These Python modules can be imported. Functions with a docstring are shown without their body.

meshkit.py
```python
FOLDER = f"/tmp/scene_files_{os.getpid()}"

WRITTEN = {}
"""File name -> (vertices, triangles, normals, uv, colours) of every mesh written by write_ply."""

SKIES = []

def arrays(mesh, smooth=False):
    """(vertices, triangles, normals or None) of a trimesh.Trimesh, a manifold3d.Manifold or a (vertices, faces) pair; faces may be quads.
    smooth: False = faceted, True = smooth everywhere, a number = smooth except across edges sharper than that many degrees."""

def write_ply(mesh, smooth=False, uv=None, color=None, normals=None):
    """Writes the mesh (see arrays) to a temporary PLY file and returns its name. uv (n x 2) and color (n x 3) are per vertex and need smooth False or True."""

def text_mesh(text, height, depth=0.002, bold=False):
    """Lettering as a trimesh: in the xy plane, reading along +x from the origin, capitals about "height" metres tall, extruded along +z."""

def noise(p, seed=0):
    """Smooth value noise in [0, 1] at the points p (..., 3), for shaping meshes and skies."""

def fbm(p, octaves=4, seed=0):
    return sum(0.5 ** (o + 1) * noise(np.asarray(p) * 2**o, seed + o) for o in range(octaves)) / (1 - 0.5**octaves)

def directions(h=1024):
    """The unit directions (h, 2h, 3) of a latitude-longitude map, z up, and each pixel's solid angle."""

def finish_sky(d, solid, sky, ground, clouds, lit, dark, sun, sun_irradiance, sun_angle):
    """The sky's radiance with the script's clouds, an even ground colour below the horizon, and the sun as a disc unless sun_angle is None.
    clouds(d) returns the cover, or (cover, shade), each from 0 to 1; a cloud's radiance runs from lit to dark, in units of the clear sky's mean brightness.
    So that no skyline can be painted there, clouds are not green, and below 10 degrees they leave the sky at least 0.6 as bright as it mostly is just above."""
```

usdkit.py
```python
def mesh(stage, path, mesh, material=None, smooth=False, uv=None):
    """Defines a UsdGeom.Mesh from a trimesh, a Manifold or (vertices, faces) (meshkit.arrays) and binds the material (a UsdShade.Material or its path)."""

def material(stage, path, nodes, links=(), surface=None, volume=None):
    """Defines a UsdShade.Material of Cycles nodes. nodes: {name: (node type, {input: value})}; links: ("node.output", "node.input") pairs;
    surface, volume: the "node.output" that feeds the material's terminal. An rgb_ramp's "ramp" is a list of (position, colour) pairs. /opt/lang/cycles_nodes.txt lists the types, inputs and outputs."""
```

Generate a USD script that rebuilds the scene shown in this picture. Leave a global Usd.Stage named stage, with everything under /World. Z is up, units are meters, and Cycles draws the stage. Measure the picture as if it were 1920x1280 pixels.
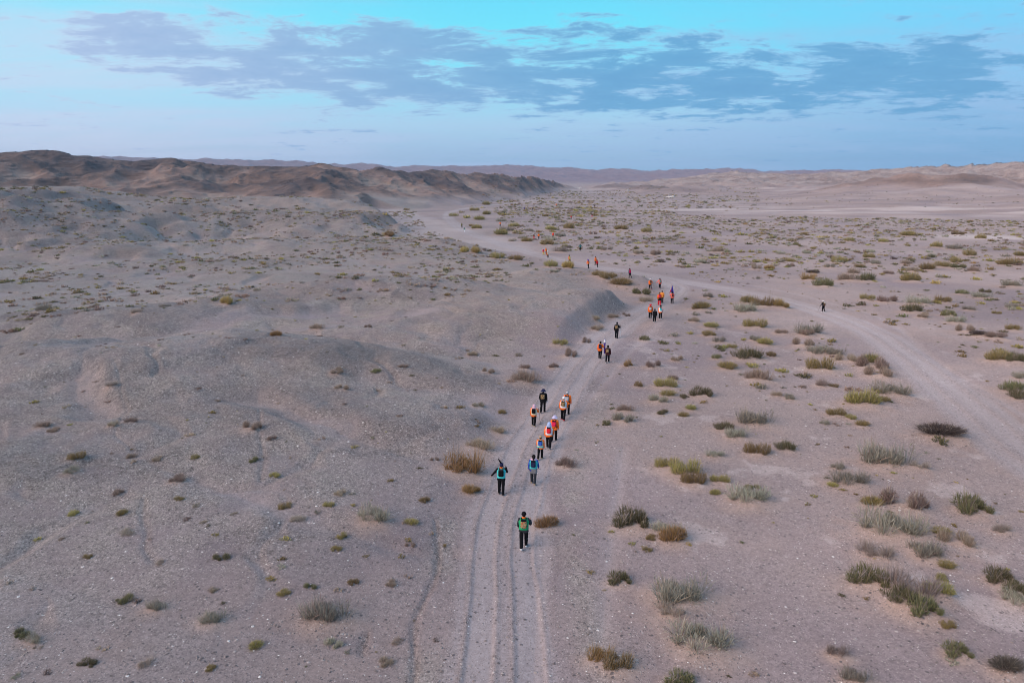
import math
import numpy as np
import trimesh
import manifold3d as m3
import usdkit
import meshkit
from pxr import Usd, UsdGeom, UsdLux, UsdShade, Sdf, Gf, Vt

stage = Usd.Stage.CreateInMemory()
UsdGeom.SetStageUpAxis(stage, UsdGeom.Tokens.z)
UsdGeom.SetStageMetersPerUnit(stage, 1.0)
UsdGeom.Xform.Define(stage, '/World')
UsdGeom.Scope.Define(stage, '/World/Looks')

# ------------------------------------------------------------------ camera
CAM_H, FPX, TILT = 17.0, 1400.0, math.atan((640 - 338) / 1400.0)   # focal length in pixels of a 1920 wide picture
cam = UsdGeom.Camera.Define(stage, '/World/camera')
cam.CreateHorizontalApertureAttr(36.0)
cam.CreateVerticalApertureAttr(24.0)
cam.CreateFocalLengthAttr(36.0 * FPX / 1920.0)
cam.CreateClippingRangeAttr(Gf.Vec2f(0.5, 60000.0))
cam.AddTranslateOp().Set(Gf.Vec3d(0, 0, CAM_H))
cam.AddRotateXYZOp().Set(Gf.Vec3f(90 - math.degrees(TILT), 0, 0))
cam.CreateExposureAttr(0.91)

# ------------------------------------------------------------------ sky and sun
SUN_EL, SUN_AZ = math.radians(27.0), math.radians(-122.0)            # low, to the left; azimuth from +y towards +x
sun_dir = np.array([math.sin(SUN_AZ) * math.cos(SUN_EL), math.cos(SUN_AZ) * math.cos(SUN_EL), math.sin(SUN_EL)])


def sky_material():
    """single_scattering sky, tinted by the dawn haze low down and with a bank of flat grey-blue clouds and thin veils."""
    n, l = {}, []

    def node(name, kind, inputs=None, **links):
        n[name] = (kind, inputs or {})
        for k, v in links.items():
            l.append((v, f'{name}.{k}'))
        return name

    node('tc', 'texture_coordinate')
    node('xyz', 'separate_xyz', vector='tc.generated')
    node('az', 'math', {'math_type': 'arctan2'}, value1='xyz.x', value2='xyz.y')
    node('el', 'math', {'math_type': 'arcsine'}, value1='xyz.z')
    node('sky', 'sky_texture', {'sky_type': 'single_scattering', 'sun_disc': False, 'sun_elevation': SUN_EL, 'sun_rotation': SUN_AZ,
                                'altitude': 1200.0, 'air_density': 1.0, 'aerosol_density': 1.2, 'ozone_density': 3.0})
    # clear air, from the horizon up (elevation in radians / 1.57)
    def ramp_el(name, stops):
        node(name + 's', 'math', {'math_type': 'multiply', 'value2': 2 / math.pi}, value1='el.value')
        node(name, 'rgb_ramp', {'ramp': [(math.radians(e) / (math.pi / 2), c) for e, c in stops]}, fac=name + 's.value')
    left = [(0, (.42, .53, .72)), (1.6, (.47, .56, .74)), (4, (.44, .65, .84)), (7, (.36, .74, .90)), (11, (.27, .74, .93)), (16, (.22, .62, .88)), (35, (.32, .46, .64)), (90, (.34, .40, .50))]
    right = [(0, (.10, .34, .64)), (2, (.135, .36, .64)), (4.5, (.21, .43, .70)), (7, (.20, .52, .80)), (11, (.15, .60, .89)), (16, (.14, .52, .84)), (35, (.27, .41, .60)), (90, (.34, .40, .50))]
    mid = [(0, (.22, .44, .68)), (2, (.29, .48, .71)), (4, (.36, .59, .79)), (7, (.24, .69, .87)), (10, (.15, .73, .91)), (16, (.10, .62, .90)), (35, (.29, .43, .62)), (90, (.34, .40, .50))]
    ramp_el('L', left)
    ramp_el('M', mid)
    ramp_el('R', right)
    node('ml', 'map_range', {'from_min': -0.62, 'from_max': 0.03, 'clamp': True, 'range_type': 'smoothstep'}, value='az.value')
    node('mr', 'map_range', {'from_min': 0.03, 'from_max': 0.62, 'clamp': True, 'range_type': 'smoothstep'}, value='az.value')
    node('LM', 'mix_color', {}, fac='ml.result', a='L.color', b='M.color')
    node('air', 'mix_color', {}, fac='mr.result', a='LM.result', b='R.color')
    node('airk', 'mix_color', {'blend_type': 'multiply', 'fac': 1.0, 'b': (SKY_K,) * 3, 'use_clamp': False}, a='air.result')
    node('base', 'mix_color', {'fac': 0.94}, a='sky.color', b='airk.result')
    # ---- clouds. Cloud layer coordinates: bearing, and elevation squeezed towards the horizon as a flat layer looks
    node('elp', 'math', {'math_type': 'add', 'value2': 0.095}, value1='xyz.z')
    node('q', 'math', {'math_type': 'divide', 'value1': 1.0}, value2='elp.value')
    node('cu', 'math', {'math_type': 'multiply'}, value1='xyz.x', value2='q.value')
    node('cv', 'math', {'math_type': 'multiply'}, value1='xyz.y', value2='q.value')
    node('cw', 'combine_xyz', {'z': 3.7}, x='cu.value', y='cv.value')
    node('warp', 'noise_texture', {'scale': 1.1, 'detail': 3.0, 'roughness': 0.5}, vector='cw.vector')
    node('wv', 'vector_math', {'math_type': 'multiply_add', 'vector2': (.55, .35, 0), 'vector3': (0, 0, 0)}, vector1='warp.color')
    node('cw2', 'vector_math', {'math_type': 'add'}, vector1='cw.vector', vector2='wv.vector')
    node('cmap', 'mapping', {'scale': (1.0, 1.15, 1.0), 'location': (2.3, 0.4, 0.0)}, vector='cw2.vector')
    node('big', 'noise_texture', {'scale': 2.9, 'detail': 12.0, 'roughness': 0.64}, vector='cmap.vector')
    # the bank: a long lens of cover, bearing -28..+40 degrees, 4..10 degrees up; plus ordinary broken cover elsewhere
    node('b1', 'math', {'math_type': 'multiply_add', 'value2': 1 / .57, 'value3': -0.05 / .57}, value1='az.value')
    node('b2', 'math', {'math_type': 'multiply_add', 'value2': .042, 'value3': -.132}, value1='az.value')
    node('b3', 'math', {'math_type': 'add'}, value1='el.value', value2='b2.value')
    node('b4', 'math', {'math_type': 'multiply', 'value2': 1 / .046}, value1='b3.value')
    node('b1p', 'math', {'math_type': 'multiply'}, value1='b1.value', value2='b1.value')
    node('b1q', 'math', {'math_type': 'multiply'}, value1='b1p.value', value2='b1p.value')
    node('b4p', 'math', {'math_type': 'multiply'}, value1='b4.value', value2='b4.value')
    node('bs', 'math', {'math_type': 'add'}, value1='b1q.value', value2='b4p.value')
    node('be', 'map_range', {'from_min': 0.0, 'from_max': 1.9, 'to_min': 0.125, 'to_max': -0.085, 'clamp': True, 'range_type': 'smoothstep'}, value='bs.value')
    node('hi', 'map_range', {'from_min': 0.28, 'from_max': 0.60, 'to_min': 0.0, 'to_max': 0.13, 'clamp': True}, value='el.value')
    node('c1', 'math', {'math_type': 'add'}, value1='big.fac', value2='be.result')
    node('c2', 'math', {'math_type': 'add'}, value1='c1.value', value2='hi.result')
    node('cov', 'map_range', {'from_min': 0.498, 'from_max': 0.61, 'clamp': True, 'range_type': 'smoothstep'}, value='c2.value')
    node('covk', 'math', {'math_type': 'multiply', 'value2': 0.84}, value1='cov.result')
    # bright fringe just outside the cover: thin lit cloud
    node('fr', 'map_range', {'from_min': 0.46, 'from_max': 0.57, 'to_max': 0.50, 'clamp': True, 'range_type': 'smoothstep'}, value='c2.value')
    node('thick', 'map_range', {'from_min': 0.55, 'from_max': 0.75, 'clamp': True}, value='c2.value')
    # thin veil streaks
    node('vmap', 'mapping', {'scale': (0.35, 0.8, 1.0), 'rotation': (0, 0, 0.5)}, vector='cw.vector')
    node('veil', 'noise_texture', {'scale': 1.3, 'detail': 6.0, 'roughness': 0.6, 'distortion': 0.6}, vector='vmap.vector')
    node('veilm', 'map_range', {'from_min': 0.44, 'from_max': 0.72, 'to_max': 0.62, 'clamp': True, 'range_type': 'smoothstep'}, value='veilb.value')
    node('vb', 'map_range', {'from_min': -0.14, 'from_max': -0.45, 'to_min': 0.0, 'to_max': 0.13, 'clamp': True}, value='az.value')
    node('veilb', 'math', {'math_type': 'add'}, value1='veil.fac', value2='vb.result')
    node('sd', 'map_range', {'from_min': -0.50, 'from_max': 0.12, 'clamp': True}, value='az.value')
    node('ccol', 'mix_color', {'a': tuple(SKY_K * c for c in (.38, .50, .73)), 'b': tuple(SKY_K * c for c in (.12, .365, .62)), 'use_clamp': False}, fac='sd.result')
    node('ccol2', 'mix_color', {'blend_type': 'multiply', 'b': (.84, .90, .95)}, fac='thick.result', a='ccol.result')
    node('vcol', 'mix_color', {'a': tuple(SKY_K * c for c in (.56, .64, .82)), 'b': tuple(SKY_K * c for c in (.33, .50, .76)), 'use_clamp': False}, fac='sd.result')
    node('s1', 'mix_color', {}, fac='veilm.result', a='base.result', b='vcol.result')
    node('s2', 'mix_color', {}, fac='fr.result', a='s1.result', b='vcol.result')
    node('s3', 'mix_color', {}, fac='covk.value', a='s2.result', b='ccol2.result')
    node('bg', 'background_shader', {'strength': 0.1}, color='s3.result')
    return usdkit.material(stage, '/World/Looks/sky_look', n, l, surface='bg.background')


SKY_K = 5.9
dome = UsdLux.DomeLight.Define(stage, '/World/sky')
UsdShade.MaterialBindingAPI.Apply(dome.GetPrim()).Bind(sky_material())
dome.GetPrim().SetCustomDataByKey('label', 'cyan dawn sky with a long bank of flat blue grey clouds')
dome.GetPrim().SetCustomDataByKey('kind', 'structure')

sun = UsdLux.DistantLight.Define(stage, '/World/sun')
sun.CreateIntensityAttr(0.50)
sun.CreateAngleAttr(55.0)
sun.CreateColorAttr(Gf.Vec3f(1.0, 0.76, 0.62))
sun.CreateNormalizeAttr(True)
zax = Gf.Vec3d(*sun_dir)                                              # the light shines along its -z
xax = Gf.Cross(Gf.Vec3d(0, 0, 1), zax).GetNormalized()
yax = Gf.Cross(zax, xax)
sun.AddTransformOp().Set(Gf.Matrix4d(*xax, 0, *yax, 0, *zax, 0, 0, 0, 50, 1))

# ------------------------------------------------------------------ helpers
counts = {}


def numbered(name, parent='/World'):
    k = (parent, name)
    counts[k] = counts.get(k, -1) + 1
    return name if counts[k] == 0 else f'{name}_{counts[k]:03d}'


def tag(prim, label=None, category=None, group=None, kind=None):
    prim = prim.GetPrim() if hasattr(prim, 'GetPrim') else prim
    for k, v in (('label', label), ('category', category), ('group', group), ('kind', kind)):
        if v:
            prim.SetCustomDataByKey(k, v)
    return prim


def thing(name, label, category, loc=(0, 0, 0), rotz=0.0, group=None, scale=None):
    x = UsdGeom.Xform.Define(stage, '/World/' + numbered(name))
    x.AddTranslateOp().Set(Gf.Vec3d(*map(float, loc)))
    if rotz:
        x.AddRotateZOp().Set(math.degrees(rotz))
    if scale is not None:
        x.AddScaleOp().Set(Gf.Vec3f(*map(float, scale)))
    tag(x, label, category, group)
    return x.GetPrim()


def part(parent, name, mesh, mat, smooth=40):
    p = str(parent.GetPath())
    return usdkit.mesh(stage, p + '/' + numbered(name, p), mesh, mat, smooth=smooth).GetPrim()


def raw_mesh(path, v, f, nrm=None, mat=None, primvars=()):
    m = UsdGeom.Mesh.Define(stage, path)
    m.CreatePointsAttr(Vt.Vec3fArray.FromNumpy(np.ascontiguousarray(v, np.float32)))
    m.CreateFaceVertexCountsAttr(Vt.IntArray.FromNumpy(np.full(len(f), f.shape[1], np.int32)))
    m.CreateFaceVertexIndicesAttr(Vt.IntArray.FromNumpy(np.ascontiguousarray(f, np.int32).ravel()))
    m.CreateSubdivisionSchemeAttr('none')
    if nrm is not None:
        m.CreateNormalsAttr(Vt.Vec3fArray.FromNumpy(np.ascontiguousarray(nrm, np.float32)))
        m.SetNormalsInterpolation('vertex')
    for name, val in primvars:
        UsdGeom.PrimvarsAPI(m).CreatePrimvar(name, Sdf.ValueTypeNames.Color3fArray, 'vertex').Set(Vt.Vec3fArray.FromNumpy(np.ascontiguousarray(val, np.float32)))
    if mat is not None:
        UsdShade.MaterialBindingAPI.Apply(m.GetPrim()).Bind(mat)
    return m.GetPrim()


# ------------------------------------------------------------------ noise
_perm = np.random.default_rng(11).permutation(4096)
_ang = np.random.default_rng(12).uniform(0, 2 * np.pi, 4096)
_gx, _gy = np.cos(_ang).astype(np.float32), np.sin(_ang).astype(np.float32)


def pn(x, y, scale, seed=0):
    """Gradient noise, about -1..1, at the given wavelength in metres."""
    x = x / scale + seed * 17.31
    y = y / scale - seed * 9.77
    xi, yi = np.floor(x), np.floor(y)
    fx, fy = (x - xi).astype(np.float32), (y - yi).astype(np.float32)
    xi, yi = xi.astype(np.int64), yi.astype(np.int64)
    u, v = fx * fx * fx * (fx * (fx * 6 - 15) + 10), fy * fy * fy * (fy * (fy * 6 - 15) + 10)

    def g(a, b):
        h = _perm[(_perm[(xi + a + seed * 131) & 4095] + yi + b) & 4095]
        return _gx[h] * (fx - a) + _gy[h] * (fy - b)
    top = g(0, 0) * (1 - u) + g(1, 0) * u
    bot = g(0, 1) * (1 - u) + g(1, 1) * u
    return (top * (1 - v) + bot * v) * 1.5


def fb(x, y, scale, octaves=4, seed=0, gain=0.5):
    s, a = 0, 1.0
    for o in range(octaves):
        s = s + a * pn(x, y, scale / 2 ** o, seed + o)
        a *= gain
    return s


def ridged(x, y, scale, octaves=4, seed=0, gain=0.5):
    """0..1, sharp crests at 1."""
    s, a, t, w = 0, 1.0, 0, 1.0
    for o in range(octaves):
        r = (1 - np.abs(pn(x, y, scale / 2 ** o, seed + o))) ** 2
        s = s + a * r * w
        t += a
        w = np.clip(r * 1.3, 0, 1)
        a *= gain
    return s / t


def sstep(a, b, x):
    t = np.clip((x - a) / (b - a), 0, 1)
    return t * t * (3 - 2 * t)


def pix(px, py, z=0.0):
    """The point at height z that the photograph shows at (px, py)."""
    dx, dy = (np.asarray(px, float) - 960) / FPX, (640 - np.asarray(py, float)) / FPX
    yy, zz = math.cos(TILT) + dy * math.sin(TILT), -math.sin(TILT) + dy * math.cos(TILT)
    t = (z - CAM_H) / zz
    return np.stack([dx * t, yy * t], -1)

# ------------------------------------------------------------------ terrain
def bearing(x, y):
    """Where a far point stands from left to right, on the photograph's scale (0..1920), for laying out the hills by bearing."""
    return 960 + FPX * x / np.maximum(0.9775 * y + 3.6, 1.0)


def line(pts):
    return pix([p[0] for p in pts], [p[1] for p in pts])


MAIN = line([(945, 1400), (945, 1280), (943, 1150), (944, 1060), (952, 980), (966, 910), (990, 850), (1022, 790), (1052, 740), (1085, 690), (1126, 640), (1168, 608), (1205, 588), (1238, 570), (1262, 552), (1270, 540), (1250, 527), (1200, 514)])
CROSS = line([(2100, 960), (1920, 855), (1830, 776), (1765, 722), (1705, 672), (1650, 632), (1590, 602), (1520, 578), (1440, 558), (1360, 541), (1280, 528), (1200, 514), (1130, 502), (1060, 490), (1000, 476), (940, 458), (896, 443), (866, 430), (848, 417), (838, 406), (842, 398), (870, 391), (930, 384), (1010, 376)])
FAINT = [line(p) for p in (
    [(1125, 1240), (1135, 1130), (1148, 1010), (1158, 930), (1166, 860), (1170, 840)],
    [(1590, 577), (1640, 590), (1690, 618), (1728, 655), (1775, 690), (1850, 735), (1960, 800)],
    [(1000, 1290), (1012, 1010), (1024, 900), (1062, 810), (1110, 745), (1180, 660), (1240, 610)],
    [(1300, 520), (1420, 536), (1500, 552), (1590, 577)],
    [(760, 392), (775, 410), (800, 432), (850, 455)])]
GULLY = [line(p) for p in (
    [(812, 985), (818, 1040), (818, 1075), (803, 1120), (785, 1165), (778, 1215), (765, 1290)],
    [(270, 960), (275, 1020), (268, 1045), (290, 1070)],
    [(222, 745), (230, 780), (243, 800), (228, 830), (225, 850), (250, 880)],
    [(690, 1195), (683, 1210), (678, 1225)],
    [(490, 800), (500, 870), (490, 930)])]
BED = line([(715, 394), (745, 402), (775, 414), (810, 430), (870, 450), (930, 464)])
WASH = [line(p) for p in (
    [(-60, 838), (80, 835), (200, 858), (300, 905), (420, 945), (560, 992), (680, 1028), (790, 1050), (850, 1040)],
    [(-60, 668), (120, 655), (280, 648), (400, 640), (560, 633), (700, 622), (800, 612)],
    [(480, 828), (560, 800), (700, 742), (860, 760), (960, 790)],
    [(860, 665), (930, 690), (960, 735)])]


def seg_dist(x, y, pts, reach=40.0):
    """Distance to a polyline (metres), signed by side, capped at reach."""
    best = np.full(x.shape, reach)
    sign = np.ones(x.shape)
    for (ax, ay), (bx, by) in zip(pts[:-1], pts[1:]):
        lo_x, hi_x, lo_y, hi_y = min(ax, bx) - reach, max(ax, bx) + reach, min(ay, by) - reach, max(ay, by) + reach
        m = (x > lo_x) & (x < hi_x) & (y > lo_y) & (y < hi_y)
        if not m.any():
            continue
        px, py = x[m] - ax, y[m] - ay
        dx, dy = bx - ax, by - ay
        t = np.clip((px * dx + py * dy) / (dx * dx + dy * dy), 0, 1)
        d = np.hypot(px - t * dx, py - t * dy)
        s = np.sign(dx * py - dy * px)
        old = best[m]
        better = d < old
        old[better] = d[better]
        so = sign[m]
        so[better] = s[better]
        best[m], sign[m] = old, so
    return best, sign


# mounds: (bearing, distance, height, half width, half depth, turn in degrees, dark gravel on the crown 0..1)
MOUNDS = [
    (40, 60, 1.75, 17, 12, 8, .75), (330, 63, 2.0, 15, 10, 0, .55), (560, 64, 1.9, 13, 8, -6, .9), (740, 60, .9, 9, 6, -15, .6),
    (330, 90, 1.5, 17, 8, 10, .9), (560, 103, 1.7, 15, 10, 6, .55), (720, 106, 2.5, 14, 8, 0, 1.0), (850, 104, 1.6, 12, 7, 0, .5),
    (1085, 94, 1.75, 7.5, 8, -10, .4), (1010, 92, 2.0, 10, 8.5, 0, .45), (940, 89, 1.9, 15, 9, 0, .3), (850, 84, 1.1, 17, 8, 12, .2), (1135, 93, 1.0, 4.2, 5, 0, .4),
    (1080, 128, 1.6, 13, 8, -10, .5), (1010, 118, .8, 10, 8, 0, .3),
    (60, 43, 1.0, 11, 6, 8, .5), (650, 50, 1.0, 8, 6, 0, .85), (430, 49, .9, 10, 8, 0, .5), (770, 51, .7, 6, 4.5, -20, .8), (180, 51, .8, 7, 6, 20, .5),
    (880, 63, .55, 9, 4, -10, .7), (480, 40, .5, 12, 6, 10, .2), (600, 34, .35, 9, 5, 0, .1),
    (10, 225, 9.6, 26, 34, 14, 1.0), (110, 235, 7.6, 20, 22, 0, .9), (-130, 215, 9, 40, 40, 0, .8), (205, 214, 6.0, 14, 26, 0, .05), (275, 232, 4.2, 12, 20, -10, .6),
    (480, 262, 5.0, 26, 26, -8, .75), (400, 240, 3.4, 16, 18, 0, .2), (350, 335, 6.5, 36, 34, 0, .5), (520, 345, 7.5, 34, 34, 0, .35), (210, 345, 7.5, 36, 36, 0, .5), (60, 345, 11.0, 40, 40, 0, .5), (130, 300, 6, 26, 22, 0, .3),
    (620, 255, 4.4, 20, 34, 0, .35), (690, 262, 4.2, 12, 30, 0, 1.0), (600, 330, 5, 26, 34, 0, .2), (665, 345, 4.2, 18, 30, 0, .3),
    (60, 190, 3.4, 22, 15, 6, .9), (230, 172, 2.2, 18, 13, 0, .35), (250, 160, 1.4, 8, 6, 0, .7),
    (480, 185, 2.0, 25, 14, 0, .35), (640, 200, 1.6, 30, 12, 0, .4), (800, 190, 2.2, 16, 14, 0, .8), (690, 175, 1.4, 26, 16, 0, .3), (400, 152, 1.0, 20, 9, 0, .5),
]
BROWN = np.array([(-900, 262), (-500, 282), (-300, 286), (0, 291), (60, 288), (110, 288.5), (180, 295), (250, 302), (285, 304), (330, 299), (350, 303), (400, 310), (480, 312), (540, 312), (580, 310), (605, 306.5), (630, 313), (680, 316), (720, 315),
                  (770, 319), (830, 318), (870, 323), (905, 320), (940, 324), (965, 330), (1000, 330), (1030, 337), (1062, 346), (1085, 352), (1120, 353)], float)
B_FRONT = np.array([(-900, 330), (-300, 400), (0, 440), (300, 430), (560, 400), (680, 404), (720, 430), (800, 470), (860, 520), (920, 600), (975, 690), (1010, 900), (1060, 1250), (1120, 1500)], float)
B_CREST = np.array([(-900, 560), (-300, 640), (0, 660), (300, 640), (560, 600), (680, 590), (800, 690), (900, 800), (975, 960), (1060, 1500), (1120, 1800)], float)
RIGHT = np.array([(1060, 352), (1130, 346), (1200, 340), (1240, 336), (1290, 329), (1330, 326), (1380, 322.5), (1440, 326), (1500, 326.5), (1560, 325.5), (1633, 320), (1700, 317.5), (1747, 315.5), (1840, 312), (1920, 308.5), (2300, 296), (3000, 285)], float)
R_FRONT = np.array([(1060, 1400), (1200, 1150), (1300, 1050), (1500, 1000), (1700, 900), (1920, 820), (3000, 600)], float)
R_CREST = np.array([(1060, 2100), (1300, 1900), (1600, 1900), (1920, 1700), (3000, 1400)], float)
FAR = np.array([(-900, 292), (-300, 296), (100, 297), (230, 297.5), (350, 299), (400, 297.5), (460, 300), (560, 301), (620, 306), (660, 304), (740, 308), (830, 309), (900, 308.5), (940, 306), (1000, 309.5), (1060, 312), (1110, 315), (1150, 314.5),
                (1220, 317), (1290, 316), (1330, 315), (1385, 313.5), (1430, 318), (1500, 319), (1560, 317.5), (1610, 319), (1700, 321), (1920, 322), (2400, 316), (3200, 310)], float)


def crest_height(table, u, d):
    """Height at distance d that puts a crest where the photograph's skyline has it."""
    return CAM_H + (338.0 - np.interp(u, table[:, 0], table[:, 1]) - (3.5 if table is FAR else 0)) / FPX * d * 0.985


def terrain(x, y, detail=True):
    """Height and material zones of the desert at (x, y)."""
    x, y = np.asarray(x, float), np.asarray(y, float)
    r = np.hypot(x, y)
    front = y > 5
    u = np.where(front, bearing(x, np.maximum(y, 5)), np.where(x > 0, 5000, -5000))
    u = np.clip(u, -900, 3000)
    h = 0.10 * fb(x, y, 23, 3, 1) * sstep(10, 60, r) + 0.35 * fb(x, y, 90, 2, 5) * sstep(60, 200, r)
    left = sstep(0, -9, x - np.interp(y, [0, 23, 35, 50, 65, 80, 96, 115, 130, 150, 180, 220, 270, 400], [-4, -4, -2.5, .5, 3, 7, 15, 15, 11, 7, -2, -15, -28, -50]))
    left = left * sstep(14, 28, r)
    h = h + left * (0.5 * fb(x, y, 30, 4, 21) * sstep(20, 70, r) + 0.25)
    dark, mound = np.zeros(x.shape), np.zeros(x.shape)
    wx = x + 3.0 * fb(x, y, 19, 3, 31) * np.clip(r / 80, .3, 3)
    wy = y + 3.0 * fb(x, y, 19, 3, 41) * np.clip(r / 80, .3, 3)
    gravel_noise = fb(x, y, 9, 4, 51)
    for u0, d0, hh, a, b, turn, dk in MOUNDS:
        cx, cy = (u0 - 960) / FPX * (0.9775 * d0 + 3.6), d0
        m = (np.abs(x - cx) < 3.2 * max(a, b)) & (np.abs(y - cy) < 3.2 * max(a, b))
        if not m.any():
            continue
        c, s = math.cos(math.radians(turn)), math.sin(math.radians(turn))
        px, py = wx[m] - cx, wy[m] - cy
        q = ((px * c + py * s) / a) ** 2 + ((-px * s + py * c) / b) ** 2
        bump = 1.22 * hh * np.clip(1.04 - 0.40 * q, 0, 1) ** 1.45
        mound[m] += bump ** 3
        dark[m] = np.maximum(dark[m], dk * sstep(1.2, 0.2, q + 1.5 * gravel_noise[m]))
    h = h + np.cbrt(mound)
    # gullies between the left mounds
    gl = ridged(wx, wy, 26, 3, 61)
    chan = left * sstep(0.66, 0.96, gl) * sstep(25, 50, r) * sstep(330, 200, r)
    gl2 = ridged(wx * 1.0 + 2 * fb(x, y, 6, 2, 63), wy, 10.5, 2, 65)
    h = h - left * (.17 * sstep(.70, .98, gl2) * sstep(20, 40, r) * sstep(160, 90, r) + .30 * chan)
    rough = np.cbrt(mound)
    h = h + np.minimum(rough, 2.0) * .08 * fb(x, y, 3.6, 3, 68)
    h = h - np.minimum(rough, 2.5) * .10 * sstep(.45, .95, ridged(wx + 2 * fb(x, y, 9, 2, 67), wy * .7, 15, 3, 69))
    h = h - left * 0.30 * sstep(0.60, 0.97, gl) * sstep(25, 60, r) * sstep(330, 200, r)
    # brown hills on the left and in the middle
    spur = fb(x, y, 150, 3, 71)
    uu = u + 14 * fb(x, y, 60, 3, 75) * sstep(200, 500, r)
    d0, d1 = np.interp(uu, B_FRONT[:, 0], B_FRONT[:, 1]) + 45 * spur * sstep(760, 600, u), np.interp(uu, B_CREST[:, 0], B_CREST[:, 1])
    t = (r - d0) / (d1 - d0)
    tc = np.clip(t, 0, 1)
    prof = np.sin(tc * np.pi / 2) ** 1.25
    prof = np.where(t > 1, np.maximum(1 - 0.42 * (t - 1), 0.0), prof) * (t > 0)
    rg = ridged(x + 16 * fb(x, y, 60, 2, 81), y * 0.75, 82, 4, 83, .52)
    rg = .68 * rg + .32 * ridged(x + 5 * fb(x, y, 30, 2, 85), y * .55, 27, 2, 87)
    mid = 4 * tc * (1 - tc) + (t > 1) * 0.75
    crest = np.maximum(crest_height(BROWN, u, np.maximum(d1, 1)), 0)
    hb = crest * prof * (1 - 0.66 * (1 - rg) * np.clip(mid + .10, 0, 1)) * (1 + .12 * fb(x, y, 75, 3, 89))
    hb = hb + (0.9 * fb(x, y, 22, 3, 91) + 0.8 * (ridged(x, y, 34, 3, 93) - .5)) * sstep(0, 10, hb)
    hb = np.where(front, hb, 0)
    brown = sstep(2.0, 8.0, hb + 3.0 * spur)
    tone = np.clip(.66 - .34 * np.clip(hb / np.maximum(crest, 8), 0, 1) - .75 * (rg - .42) + .50 * fb(x, y, 90, 3, 97) + .22 * fb(x, y, 16, 2, 99), 0, 1)
    h = h * (1 - sstep(2, 8, hb) * .8) + np.maximum(hb, 0)
    # right-hand slopes: pale dunes, a brown hill, rough pale ridge behind
    rs = sstep(1380, 1620, u) * sstep(400, 780, r + 60 * fb(x, y, 120, 2, 101) + 0.10 * (u - 1600)) * front
    dune = 6.0 * rs + rs * (2.4 * fb(x, y, 95, 4, 103) + 1.2 * (ridged(x, y, 60, 3, 105) - .5))
    h = h + np.where(r < 1400, dune, dune * sstep(1800, 1400, r))
    for u0, dd, hh, a, b, turn, bw in ((1650, 840, 15.5, 46, 60, 0, .85), (1565, 850, 8.0, 55, 50, 0, .7), (1725, 860, 6, 50, 60, 0, .35), (1280, 1000, 9, 52, 60, 0, .25), (1205, 1240, 9.5, 30, 50, 0, .7), (1155, 1400, 11, 40, 60, 0, .55), (1240, 1180, 6, 24, 40, 0, .55)):
        cx = (u0 - 960) / FPX * 0.9775 * dd
        q = ((x - cx + 18 * fb(x, y, 60, 3, 111)) / a) ** 2 + ((y - math.sqrt(max(dd * dd - cx * cx, 1)) + 12 * spur) / b) ** 2
        bump = hh * np.exp(-q) * (0.80 + 0.32 * ridged(x, y, 48, 4, 113))
        h = h + bump
        brown = np.maximum(brown, bw * sstep(1.5, 0.55, q))
        tone = np.where((q < 1.6) & (hb < 2), .42 * (u0 > 1500) + .06 + .3 * fb(x, y, 50, 3, 115), tone)
    e0, e1 = np.interp(uu, R_FRONT[:, 0], R_FRONT[:, 1]), np.interp(uu, R_CREST[:, 0], R_CREST[:, 1])
    t = (r - e0 - 60 * spur) / (e1 - e0)
    tc = np.clip(t, 0, 1)
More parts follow.
